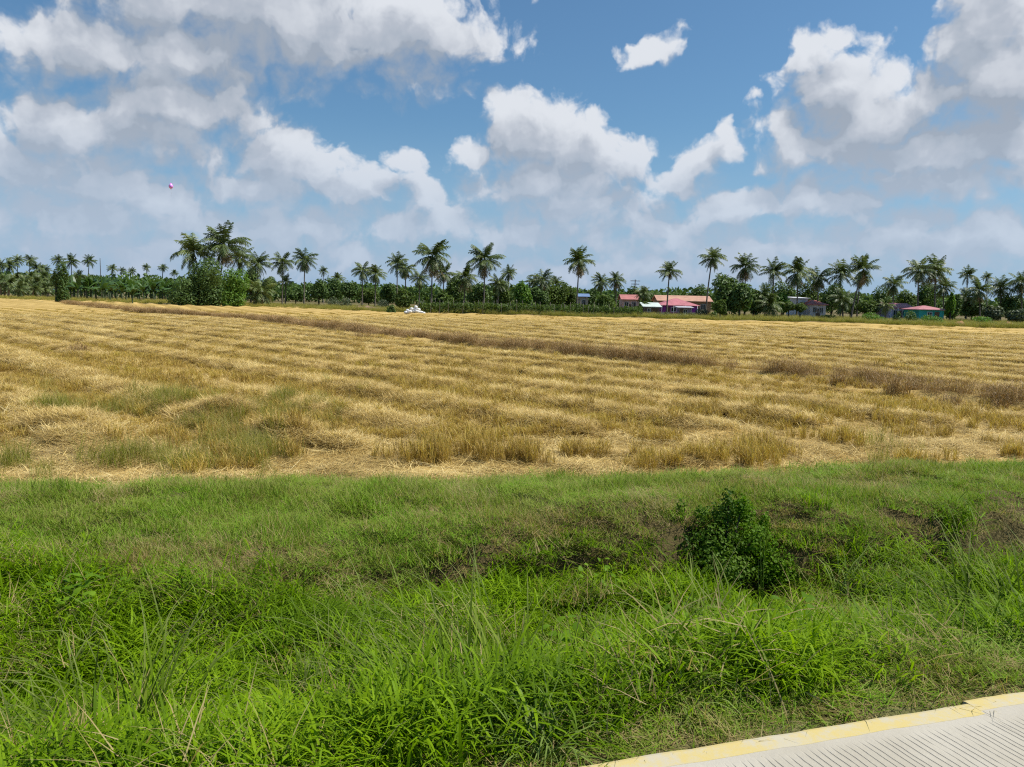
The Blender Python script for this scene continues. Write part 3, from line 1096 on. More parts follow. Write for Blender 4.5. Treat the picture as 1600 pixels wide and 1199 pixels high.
def tall_clump(px, py, z, n, L, lean_dir, lean, spread, width, mat, label, droop=(.2, 1.0), r=.12, name='tall_grass_clump'):
    p = P(px, py, z)
    x, y = p[0], p[1]
    n = int(n * 2.3)
    azm = RNG.normal(lean_dir, spread * 1.15, n)
    b = disc(n, r * 1.8)
    le = np.abs(RNG.normal(lean, .34, n))
    v = ribbons(b, azm, le, U(.35, 1, n) * L, U(.75, 1.55, n) * width, U(droop[0], droop[1] * 1.4, n), 6, 2.2)
    k = max(6, n // 6)
    w = ribbons(disc(k, r * 1.5), RNG.uniform(0, 6.28, k), U(.4, 1.3, k), U(.3, .8, k) * L, U(.6, 1.1, k) * width * .8, U(.2, 1.6, k), 4, 2.2)
    me = ribbons_mesh(name, [(v, 0), (w, 1)], [mat, MAT['dry']])
    o = part(name, me)
    o.location = (x, y, zland(x, y) - .02)
    tag(o, label, 'grass clump', 'tall grass clumps in and beside the ditch')
    return o


PI = math.pi
tall_clump(215, 1235, .25, 60, 1.25, PI / 2, .22, 1.6, .013, MAT['reed'], 'dark upright reed clump at the near left edge of the ditch')
tall_clump(60, 1215, .25, 34, 1.0, PI * .6, .3, 1.2, .014, MAT['reed'], 'loose reed clump in the bottom left corner, beside a darker upright one')
tall_clump(735, 1125, .55, 120, 1.15, PI * .8, .75, .75, .011, MAT['reed'], 'largest tall grass clump, fanning over to the left in front of the ditch', (.1, .7), .2)
tall_clump(500, 1085, .35, 55, .95, PI * .75, .55, 1.1, .010, MAT['reed'], 'thin-bladed grass clump between the dark reeds and the largest fanning clump')
tall_clump(900, 1085, .5, 45, .8, PI * .35, .4, .9, .012, MAT['reed'], 'upright grass clump just right of the largest fanning clump')
tall_clump(850, 1178, .78, 80, .42, PI / 2, .8, 3, .008, MAT['pale_reed'], 'small pale grass rosette on the verge in front of the largest clump', (.3, 1.0), .05)
tall_clump(1050, 1098, .76, 70, .46, PI / 2, .8, 3, .008, MAT['pale_reed'], 'pale spreading grass rosette on the verge nearest the yellow road edge', (.3, 1.0), .06)
tall_clump(1130, 1050, .5, 42, .85, PI * .6, .35, 1.0, .017, MAT['reed'], 'broad-bladed grass clump below the dark bush with one folded pale blade')
tall_clump(1400, 985, .4, 80, 1.0, PI * .95, 1.0, .5, .009, MAT['reed'], 'flattened grass clump bent over to the left in the right part of the ditch', (.1, .6), .25)
tall_clump(1575, 1015, .45, 95, 1.15, PI * .7, .5, .9, .012, MAT['reed'], 'big tall grass clump at the right edge of the photo above the road', (.2, .9), .2)
tall_clump(1490, 1030, .6, 45, .7, PI * .9, .9, .6, .010, MAT['reed'], 'low grass clump leaning left beside the big right-hand clump')
tall_clump(1050, 900, .1, 26, .9, PI * .62, .35, .7, .010, MAT['reed'], 'thin grass clump standing just left of the dark bush below the bank')
tall_clump(1340, 905, .1, 34, .95, PI * .2, .6, 1.0, .008, MAT['pale_reed'], 'wispy grass clump with arching blades under the brown bank face at the right')


def stalk(px, py, z, h, label):
    p = P(px, py, z)
    n = 3
    b = disc(n, .015)
    v = ribbons(b, U(0, 6.28, n), U(0, .05, n), U(.75, 1.0, n) * h, np.full(n, .007), U(-.02, .05, n), 4, 3.0, np.zeros(n))
    k = 7
    b2 = disc(k, .02)
    b2[:, 2] = h * U(.7, .95, k)
    w = ribbons(b2, U(0, 6.28, k), U(.1, .5, k), U(.08, .2, k), np.full(k, .008), U(0, .4, k), 3)
    o = part('grass_stalk', ribbons_mesh('grass_stalk', [(v, 0), (w, 0)], [MAT['reed']]))
    o.location = (p[0], p[1], zland(p[0], p[1]) - .02)
    tag(o, label, 'stalk', 'single tall grass stalks')


stalk(1187, 1035, .5, .95, 'single straight grass stalk standing in front of the dark bush')
stalk(1513, 935, .2, 1.05, 'single thin grass stalk standing against the brown bank at the right')


# leaf-covered crowns: many small leaf faces spread through a union of lobes
def leaf_cloud(lobes, n, size, flat=.5, shell=.45):
    """lobes: (x, y, z, rx, ry, rz)"""
    lob = np.array(lobes, float)
    vol = (lob[:, 3] * lob[:, 4] * lob[:, 5]) ** (2 / 3)
    k = RNG.choice(len(lob), n, p=vol / vol.sum())
    d = RNG.normal(size=(n, 3))
    d /= np.linalg.norm(d, axis=1)[:, None]
    rr = (shell + (1 - shell) * RNG.random(n) ** .6)
    rr *= 1 + .22 * pn(d[:, 0] * 2.3 + k * 3.1, d[:, 1] * 2.3 + d[:, 2] * 2.9, 81)
    c = lob[k, :3] + d * rr[:, None] * lob[k, 3:]
    # leaves lean outwards and droop
    nrm = d * .8 + RNG.normal(size=(n, 3)) * .6 + np.array([0, 0, flat])
    nrm /= np.linalg.norm(nrm, axis=1)[:, None]
    tmp = RNG.normal(size=(n, 3))
    a = np.cross(nrm, tmp)
    a /= np.linalg.norm(a, axis=1)[:, None] + 1e-9
    b = np.cross(nrm, a)
    sz = size * U(.6, 1.3, n)[:, None]
    v = np.stack([c - a * sz * .5, c + b * sz * .3, c + a * sz * .5 - nrm * sz * .12, c - b * sz * .3], 1)
    q = np.arange(n * 4).reshape(n, 4)
    return v.reshape(-1, 3), q, np.tile([0, .5, 1, .5], n), np.repeat(RNG.random(n), 4)


def crown_mesh(name, lobes, n, size, mat, flat=.5, shell=.45):
    v, q, al, rn = leaf_cloud(lobes, n, size, flat, shell)
    return mesh_np(name, v, [q], [mat], None, dict(along=al, rnd=rn))


def tube(pts, radii, sides=7):
    pts = np.array(pts, float)
    n = len(pts)
    tg = np.gradient(pts, axis=0)
    tg /= np.linalg.norm(tg, axis=1)[:, None] + 1e-9
    ref = np.array([1.0, 0.05, 0.02])
    V = []
    for i in range(n):
        a = np.cross(tg[i], ref)
        a /= np.linalg.norm(a) + 1e-9
        b = np.cross(tg[i], a)
        th = np.linspace(0, 2 * PI, sides, endpoint=False)
        V.append(pts[i] + radii[i] * (np.cos(th)[:, None] * a + np.sin(th)[:, None] * b))
    V = np.concatenate(V)
    q = []
    for i in range(n - 1):
        for k in range(sides):
            q.append([i * sides + k, i * sides + (k + 1) % sides, (i + 1) * sides + (k + 1) % sides, (i + 1) * sides + k])
    V = np.concatenate([V, pts[-1:]])
    tri = [[(n - 1) * sides + k, (n - 1) * sides + (k + 1) % sides, len(V) - 1] for k in range(sides)]
    return V, np.array(q), np.array(tri)


def tubes_mesh(name, lst, mat, smooth=True):
    V, Q, TR, off = [], [], [], 0
    for pts, rr, sd_ in lst:
        v, q, t = tube(pts, rr, sd_)
        V.append(v)
        Q.append(q + off)
        TR.append(t + off)
        off += len(v)
    return mesh_np(name, np.concatenate(V), [np.concatenate(Q), np.concatenate(TR)], [mat], smooth=smooth)


def trunk_mesh(name, h, r, lobes, mat):
    """tapered trunk that forks into a limb for each lobe"""
    fork = np.array([0, 0, h * .45])
    lst = [([(0, 0, -.2), (r * .3, 0, h * .22), tuple(fork)], [r * 1.25, r, r * .8], 8)]
    for l in lobes[:7]:
        e = np.array(l[:3])
        m_ = fork * .5 + e * .5 + np.array([0, 0, h * .06])
        lst.append(([tuple(fork), tuple(m_), tuple(e)], [r * .6, r * .4, r * .12], 6))
    return tubes_mesh(name, lst, mat)


# the bush in the hollow of the bank
b0 = P(1150, 890, .15)
bx, by = b0[0], b0[1] + .35
bush = empty('bush', (bx, by, zland(bx, by) - .02))
tag(bush, 'dark leafy bush growing out of a hollow in the grassy bank', 'bush')
lob = [(-.08, .1, .58, .30, .28, .22), (-.36, .2, .50, .26, .26, .18), (.0, -.12, .36, .28, .22, .2), (.02, .25, .8, .16, .18, .16), (-.14, -.1, .38, .28, .24, .22), (-.55, .35, .52, .24, .24, .16), (.06, .2, .98, .07, .07, .14), (-.40, .25, .82, .05, .05, .16), (-.2, .2, .8, .09, .09, .12)]
lob2 = [(.28, .12, .60, .24, .26, .2), (.46, .05, .38, .24, .24, .2), (.22, .3, .82, .14, .14, .14), (.62, .1, .26, .2, .2, .14), (.16, .1, .93, .07, .07, .12), (.42, .2, .75, .07, .07, .12)]
part('crown', crown_mesh('bush_crown', lob, 7000, .038, MAT['leaf_bush'], .4, .25), bush)
part('crown', crown_mesh('bush_shoots', lob2, 5600, .036, MAT['vine'], .5, .25), bush)  # brighter leaf colour on the right lobes paints in the bush's sunlit side
part('stem', tubes_mesh('bush_stem', [([(0, 0, -.1), (l[0] * .5, l[1] * .5, l[2] * .6), (l[0], l[1], l[2])], [.014, .01, .004], 5) for l in lob + lob2], MAT['bark_dark']), bush)


# dead brown weed bushes along the bund
def dead_weed(px, py, z, w, h, n, label, mat='brown'):
    p = P(px, py, z)
    b = disc(n, w * .3)
    v = ribbons(b, U(0, 6.28, n), U(0, .75, n), U(.45, 1.0, n) * h, U(.008, .016, n), U(-.2, .5, n), 4)
    k = n * 3
    vv = v[0].reshape(n, -1, 3)
    b2 = vv[RNG.integers(0, n, k), RNG.integers(3, vv.shape[1] - 2, k)]
    t = ribbons(b2, U(0, 6.28, k), U(.2, 1.8, k), U(.08, .2, k), U(.008, .018, k), U(-.4, .6, k), 2)
    o = part('dead_weed', ribbons_mesh('dead_weed', [(v, 0), (t, 0)], [MAT[mat]]))
    o.location = (p[0], p[1], zland(p[0], p[1]) - .03)
    tag(o, label, 'weed', 'dead weed bushes along the bund')


dead_weed(1310, 604, .1, .75, .62, 160, 'small dense grey-brown dead weed bush on the bund, left of the wispier one')
dead_weed(1402, 617, .1, 1.15, .85, 170, 'largest dead weed bush on the bund, wispy and brown')
dead_weed(1352, 606, .1, 1.0, .4, 100, 'low dead weed spreading between the two dead bushes on the bund')
dead_weed(1485, 632, .1, 1.1, .5, 150, 'dark dead weed at the near end of the bund by the stubble', 'dark_weed' if 'dark_weed' in MAT else 'brown')
dead_weed(1565, 636, .1, .6, .5, 80, 'small dead weed farthest right along the bund')
dead_weed(568, 527, .15, 2.0, .9, 140, 'dark dead weed mound midway along the bund, below the sacks')
dead_weed(123, 556, .0, 1.3, .5, 120, 'isolated dark dead weed patch among the left stubble rows', 'brown')


# ------------------------------------------------------------------ the farm belt: palms, trees, houses
def frond(L, azm, e0, droop, nl, wl, roll):
    """one pinnate frond as arrays of quads: rachis and leaflets"""
    m_ = 10
    ang = e0
    p = np.zeros(3)
    ca, sa = math.cos(azm), math.sin(azm)
    pts, tans = [p.copy()], []
    for i in range(m_):
        t = np.array([math.cos(ang) * ca, math.cos(ang) * sa, math.sin(ang)])
        tans.append(t)
        p = p + t * L / m_
        pts.append(p.copy())
        ang -= droop / m_ * (.5 + i / m_)
        ang = max(ang, -1.45)
    tans.append(tans[-1])
    pts, tans = np.array(pts), np.array(tans)
    side0 = np.array([-sa, ca, 0.0])
    V, Q, AL = [], [], []

    def quad(a, b, c, d, al):
        k = len(V)
        V.extend([a, b, c, d])
        Q.append([k, k + 1, k + 2, k + 3])
        AL.extend(al)
    for i in range(m_):
        w0, w1 = .022 * L * (1 - i / m_) / 2 + .01, .022 * L * (1 - (i + 1) / m_) / 2 + .006
        quad(pts[i] - side0 * w0, pts[i] + side0 * w0, pts[i + 1] + side0 * w1, pts[i + 1] - side0 * w1, [.2] * 4)
    for j in range(nl):
        u = .12 + .88 * (j + random.random() * .6) / nl
        f = u * m_
        i = min(int(f), m_ - 1)
        c = pts[i] + (pts[i + 1] - pts[i]) * (f - i)
        t = tans[i]
        ll = L * .29 * (math.sin(math.pi * min(1, u * .86 + .12)) ** .7) * random.uniform(.8, 1.1)
        for sgn in (-1, 1):
            hang = random.uniform(.25, .85)
            dd = side0 * sgn * (1 - .35 * hang) + t * .55 + np.array([0, 0, -hang * .9])
            dd /= np.linalg.norm(dd)
            w = t * wl * L
            mid = c + dd * ll * .55
            end = c + dd * ll + np.array([0, 0, -.14 * ll])
            quad(c - w * .5, c + w * .5, mid + w * .5, mid - w * .4, [.2, .2, .6, .6])
            quad(mid - w * .4, mid + w * .5, end + w * .12, end - w * .1, [.6, .6, 1, 1])
    return V, Q, AL


def fronds_mesh(name, lst, mat):
    V, Q, AL, RN_ = [], [], [], []
    for a in lst:
        v, q, al = frond(*a)
        off = len(V)
        V += v
        Q += [[i + off for i in f] for f in q]
        AL += al
        RN_ += [random.random()] * len(v)
    return mesh_np(name, V, [np.array(Q)], [mat], None, dict(along=np.array(AL, float), rnd=np.array(RN_)))


def make_crown(name, up, mid, low, nl=19, wl=.036):
    L = []
    for i in range(up):
        L.append((random.uniform(.8, 1), random.uniform(0, 6.28), rad(random.uniform(52, 86)), random.uniform(.6, 1.5), nl, wl, 0))
    for i in range(mid):
        L.append((random.uniform(.92, 1.08), i * 6.28 / mid + random.uniform(-.3, .3), rad(random.uniform(8, 55)), random.uniform(1.2, 2.2), nl, wl, 0))
    for i in range(low):
        L.append((random.uniform(.8, 1), i * 6.28 / max(1, low) + random.uniform(-.4, .4), rad(random.uniform(-62, 8)), random.uniform(.8, 1.3), nl, wl, 0))
    return fronds_mesh(name, L, MAT['palm'])


CROWNS = [make_crown('palm_crown', *q) for q in ((9, 11, 10), (11, 12, 12), (7, 11, 14), (10, 10, 8), (8, 13, 15), (12, 11, 10))]
SKIRTS = [fronds_mesh('dead_fronds', [(random.uniform(.7, .95), k * .55 + random.random(), rad(random.uniform(-78, -45)), .5, 12, .04, 0) for k in range(12)], MAT['palm_dry']) for _ in range(2)]


def palm_trunk(bend):
    z = np.linspace(0, 1, 9)
    pts = [(bend * (q ** 1.6), 0, q) for q in z]
    return np.array(pts)


def palm(pxc, top, pxb, depth, rpx, crown, label, dead=0, name='coconut_palm', group='coconut palms in the tree line', base=None, rs=.16):
    R_ = 1.18 * rpx * depth / FOC
    g = at_depth(pxb, 480, depth)
    c = at_depth(pxc, top, depth)
    z0 = zland(g[0], depth)
    hz_ = max(c[2] - z0 - .84 * R_, .5)
    root = empty(name, (g[0], depth, z0))
    tag(root, label, 'palm', group)
    bend = c[0] - g[0]
    zz = np.linspace(0, 1, 10)
    pts = [(bend * q ** 1.5, .1 * hz_ * .1 * math.sin(q * 3), hz_ * q - (.15 if q == 0 else 0)) for q in zz]
    rr = [rs * (1.5 if q == 0 else 1.1 - .45 * q) for q in zz]
    part('trunk', tubes_mesh('palm_trunk', [(pts, rr, 7)], MAT['bark']), root)
    o = part('crown', CROWNS[crown % len(CROWNS)], root)
    o.location = (bend, .1 * hz_ * .1 * math.sin(3), hz_)
    o.scale = (R_ * random.uniform(.94, 1.06), R_ * random.uniform(.94, 1.06), R_ * random.uniform(.86, 1.08))
    o.rotation_euler = (random.uniform(-.2, .2), random.uniform(-.2, .2), random.uniform(0, 6.28))
    if dead:
        d = part('dead_fronds', SKIRTS[crown % 2], root)
        d.location = (bend, 0, hz_ - .08 * R_)
        d.scale = (R_ * dead,) * 3
        d.rotation_euler = (0, 0, random.uniform(0, 6.28))
    return root


PALMS = [
    # crown px, top, base px, depth, radius px, crown kind, dead skirt, label
    (302, 358, 318, 168, 36, 0, 0, 'tall dark coconut palm leaning left out of the big overgrown thicket'),
    (350, 344, 342, 166, 38, 1, .8, 'tallest coconut palm of all, rising from the middle of the big overgrown thicket'),
    (374, 376, 372, 176, 26, 2, 0, 'coconut palm with a drooping crown partly behind the tallest palm of the thicket'),
    (403, 390, 402, 185, 22, 0, 0, 'coconut palm standing straight behind the squat yellowing young palm'),
    (406, 430, 404, 162, 26, 4, .9, 'squat young palm with yellowing fronds drooping to the ground right of the thicket'),
    (441, 390, 441, 190, 20, 2, 0, 'first of two slim bare-trunked palms right of the squat young palm, dark crown'),
    (446, 428, 446, 185, 13, 3, 0, 'small young palm at the foot of the first slim palm'),
    (476, 386, 475, 186, 20, 4, .8, 'second of two slim bare-trunked palms, pale trunk and hanging skirt'),
    (505, 415, 505, 260, 9, 3, 0, 'tiny far palm above dark shrubs right of the two slim palms'),
    (528, 424, 528, 240, 12, 4, 0, 'small palm half sunk in dark shrubs left of the leaning pair'),
    (566, 405, 566, 185, 18, 2, 0, 'left palm of the close pair before the brown earth strip'),
    (587, 410, 586, 182, 18, 4, .7, 'right palm of the close pair before the brown earth strip'),
    (621, 394, 620, 190, 18, 0, 0, 'taller palm of the twin palms behind the round light-green tree'),
    (634, 404, 633, 186, 17, 4, .8, 'shorter brownish palm of the twin palms behind the round light-green tree'),
    (655, 418, 655, 200, 16, 2, 0, 'dark palm squeezed behind the giant palm above the sacks'),
    (676, 366, 674, 165, 33, 4, 1.0, 'giant spreading coconut palm right above the white sacks, with a long dead skirt'),
    (694, 410, 692, 190, 18, 1, .7, 'palm crown merging into the giant palm on its right side'),
    (727, 412, 725, 170, 22, 4, 1.0, 'shaggy brown-skirted palm just left of the second giant palm'),
    (758, 375, 756, 164, 30, 1, .9, 'second giant spreading palm, behind the middle of the vegetable garden'),
    (779, 425, 778, 175, 18, 2, 0, 'low palm under the right side of the second giant palm'),
    (795, 414, 794, 200, 14, 3, .7, 'thin palm with a tuft crown left of the yellow-green tree'),
    (835, 425, 834, 185, 17, 2, 0, 'dense dark palm right of the yellow-green tree, left one of two'),
    (848, 419, 847, 180, 19, 4, .7, 'dense dark palm right of the yellow-green tree, right one of two'),
    (869, 430, 868, 200, 15, 5, 0, 'dark palm top poking from the trees left of the palm before the blue roof'),
    (906, 381, 901, 165, 26, 1, .9, 'tall palm with brown trunk skirt in front of the small blue roof'),
    (940, 424, 940, 185, 17, 4, .7, 'left palm of two between the blue roof and the pale pink house'),
    (964, 422, 962, 180, 17, 2, .7, 'right palm of two between the blue roof and the pale pink house'),
    (1006, 444, 1006, 175, 15, 2, 0, 'short dark palm beside the pale pink house and the utility pole'),
    (1047, 405, 1042, 150, 19, 1, .5, 'lone slender palm on a bent thin trunk before the pink hip-roofed house'),
    (1114, 380, 1103, 152, 23, 2, .6, 'tall slender palm on a thin leaning trunk before the orange-roofed house'),
    (1166, 392, 1164, 165, 25, 0, .9, 'tall palm behind the big dark thicket, with a brownish skirt'),
    (1130, 425, 1130, 175, 17, 3, 0, 'palm tuft sticking out of the top of the big dark thicket'),
    (1210, 402, 1208, 172, 23, 3, 0, 'palm standing between the big dark thicket and the white-walled house'),
    (1196, 440, 1210, 150, 24, 2, .6, 'low leaning palm with fronds sweeping down to the weeds left of the round trees'),
    (1204, 455, 1203, 146, 22, 4, 0, 'trunkless young palm with arching fronds touching the weeds'),
    (1248, 401, 1246, 166, 25, 4, .9, 'full dark-skirted palm directly behind the white-walled house'),
    (1280, 415, 1278, 170, 20, 4, .9, 'broad palm over the red-roofed part of the white-walled house'),
    (1315, 404, 1314, 168, 24, 0, 0, 'palm with a dark trunk right of the red-roofed white house, left of the leaning palm'),
    (1318, 446, 1318, 150, 22, 2, 0, 'young palm with pale fronds at the foot of the palm left of the leaning one'),
    (1351, 397, 1331, 138, 24, 5, .95, 'palm on a leaning bent trunk with a brown skirt, rooted at the field edge'),
    (1345, 420, 1340, 170, 16, 2, .7, 'palm crown half hidden behind the leaning brown-skirted palm'),
    (1398, 427, 1396, 180, 18, 4, .7, 'palm above the red-roofed lilac house'),
    (1385, 464, 1385, 150, 14, 2, .5, 'low pale young palm left of the red-roofed lilac house'),
    (1437, 397, 1435, 160, 25, 2, .8, 'left palm of the large pair over the turquoise house'),
    (1463, 397, 1462, 162, 26, 1, .7, 'right palm of the large pair over the turquoise house'),
    (1476, 428, 1475, 175, 20, 4, 0, 'lower palm under the right side of the large pair over the turquoise house'),
    (1513, 414, 1511, 180, 16, 3, 0, 'open airy palm right of the turquoise house, standing above its neighbours'),
    (1532, 432, 1533, 158, 22, 4, .8, 'dense palm with pale midribs right of the turquoise house'),
    (1543, 424, 1543, 220, 10, 3, 0, 'tiny far palm top behind the dense palms at the right'),
    (1565, 430, 1565, 160, 20, 0, .7, 'second palm from the right edge of the photo'),
    (1598, 420, 1598, 158, 22, 2, .7, 'palm cut by the right edge of the photo'),
    (1510, 446, 1511, 165, 18, 2, .5, 'low palm with a grey trunk beside the orange earth patch at the right'),
]
for (a, b, c, d, e, f, g_, lb) in PALMS:
    palm(a, b, c, d, e, f, lb, g_)

# far small palms over the plantation at the left: nothing tells them apart
for (a, b) in [(0, 404), (15, 402), (27, 396), (47, 396), (57, 408), (68, 412), (90, 396), (111, 396), (139, 396), (175, 412), (190, 416), (206, 417), (229, 411), (254, 410), (272, 420)]:
    palm(a, b, a + random.uniform(-2, 2), random.uniform(300, 330), random.uniform(10, 13) if a < 150 else random.uniform(7, 9), random.randrange(6), 'small far palm on the skyline above the banana plantation left of the thicket', 0, group='far palms above the plantation', rs=.2)

# low oil palms at the far left
LOWP = [(2, 424), (14, 428), (25, 422), (36, 427), (47, 420), (58, 426), (68, 418), (76, 428), (8, 436), (30, 437), (52, 436), (72, 438), (122, 420), (134, 426)]
for i, (a, b) in enumerate(LOWP):
    palm(a, b, a, random.uniform(225, 265) - (20 if b > 430 else 0), random.uniform(12, 15), random.choice([1, 2, 4]), 'low bushy palm in the dense band at the left edge of the photo', 0, name='low_palm', group='low palms at the far left', rs=.3)


# banana plants
def banana_leaf(L, azm, e0, droop, w):
    k = 6
    ang = e0
    p = np.zeros(3)
    ca, sa = math.cos(azm), math.sin(azm)
    side = np.array([-sa, ca, 0.0])
    V, Q = [], []
    for i in range(k + 1):
        u = i / k
        ww = w * math.sin(math.pi * min(.97, u * .9 + .06)) ** .6
        dn = np.array([0, 0, -.35 * ww])
        V += [p - side * ww + dn, p.copy(), p + side * ww + dn]
        t = np.array([math.cos(ang) * ca, math.cos(ang) * sa, math.sin(ang)])
        p = p + t * L / k
        ang -= droop / k * (.6 + u)
    for i in range(k):
        a = i * 3
        Q += [[a, a + 1, a + 4, a + 3], [a + 1, a + 2, a + 5, a + 4]]
    return V, Q


def banana_crown(n):
    V, Q = [], []
    RN_ = []
    for i in range(n):
        v, q = banana_leaf(random.uniform(.5, .7), i * 2.4 + random.uniform(-.3, .3), rad(random.uniform(25, 80)), random.uniform(.8, 1.8), random.uniform(.07, .1))
        off = len(V)
        V += v
        Q += [[i_ + off for i_ in f] for f in q]
        RN_ += [random.random()] * len(v)
    V = np.array(V) + np.array([0, 0, .42])
    return mesh_np('banana_leaves', V, [np.array(Q)], [MAT['banana']], None, dict(along=np.full(len(V), .5), rnd=np.array(RN_)))


BAN = [banana_crown(9), banana_crown(8), banana_crown(10)]
BTR = tubes_mesh('banana_stem', [([(0, 0, -.05), (.01, 0, .2), (0, 0, .46)], [.045, .036, .02], 7)], MAT['leaf_grey'])


def banana(px, depth, h, label, group=None):
    g = at_depth(px, 470, depth)
    r = empty('banana_plant', (g[0], depth, zland(g[0], depth)), random.uniform(0, 6.28))
    r.scale = (h, h, h)
    tag(r, label, 'banana plant', group)
    part('stem', BTR, r)
    part('leaves', random.choice(BAN), r)


for i in range(46):
    px = 96 + (290 - 96) * (i % 23 + random.random() * .8) / 23
    banana(px, random.uniform(205, 218) if i < 23 else random.uniform(228, 245), random.uniform(5.2, 7.2), 'broad-leaved banana plant in the plantation band left of the thicket', 'banana plants of the plantation')
banana(207, 158, 3.8, 'single small banana plant standing alone in front of the plantation')


# broad-leaved trees and shrubs
def tree(px, top, depth, wpx, mat, label, name='tree', cat='tree', base_frac=.25, n=2600, size=.55, group=None, lobes=9, trunk=True, flat=.5, sq=1.0):
    g = at_depth(px, 470, depth)
    z0 = zland(g[0], depth)
    h = max(at_depth(px, top, depth)[2] - z0, .5)
    w = wpx * depth / FOC / 2
    r = empty(name, (g[0], depth, z0))
    tag(r, label, cat, group)
    L = []
    zc = h * (base_frac + (1 - base_frac) * .5)
    hh = h * (1 - base_frac) * .5
    for i in range(lobes):
        a = i * 2.4 + random.uniform(-.4, .4)
        q = math.sqrt((i + .3) / lobes)
        zz = random.uniform(-.5, .62) * (1 - .5 * q)
        rr = random.uniform(.42, .64)
        if base_frac < .05 and i % 2:
            zz = -.62
        L.append((w * .62 * q * math.cos(a), w * .62 * q * math.sin(a), zc + hh * zz * sq, w * rr, w * rr, hh * rr * 1.05))
    part('crown', crown_mesh(name + '_crown', L, n, size, MAT[mat], flat), r)
    if trunk:
        part('trunk', trunk_mesh(name + '_trunk', h, .06 + .018 * h, L, MAT['bark_dark']), r)
    return r


# big thicket at the left: dark mass, side bush and bright climbing vine
tree(326, 406, 160, 70, 'leaf_dark', 'big dark overgrown thicket at the foot of the tallest palms', 'thicket', 'thicket', .0, 9000, .5, lobes=13)
tree(285, 436, 156, 46, 'leaf_dark', 'dark side bush against the left foot of the big thicket', 'shrub', 'shrub', .0, 3000, .42)
tree(366, 414, 155, 40, 'leaf_bright', 'bright yellow-green climber covering the right side of the big thicket', 'climbing_vine', 'vine', .0, 5000, .42, lobes=10, trunk=False)
tree(336, 412, 152, 26, 'leaf_mid', 'mid-green leafy bough in the middle front of the big thicket', 'shrub', 'shrub', .35, 900, .3, lobes=6, trunk=False)
tree(98, 406, 168, 22, 'leaf_dark', 'narrow dark trunk smothered in creeper standing alone at the left', 'creeper_covered_trunk', 'tree', .02, 3000, .42, lobes=12, sq=1.5)
tree(88, 416, 168, 14, 'leaf_dark', 'dark hanging creeper mass on the left of the smothered trunk', 'shrub', 'shrub', .28, 900, .3, lobes=5)
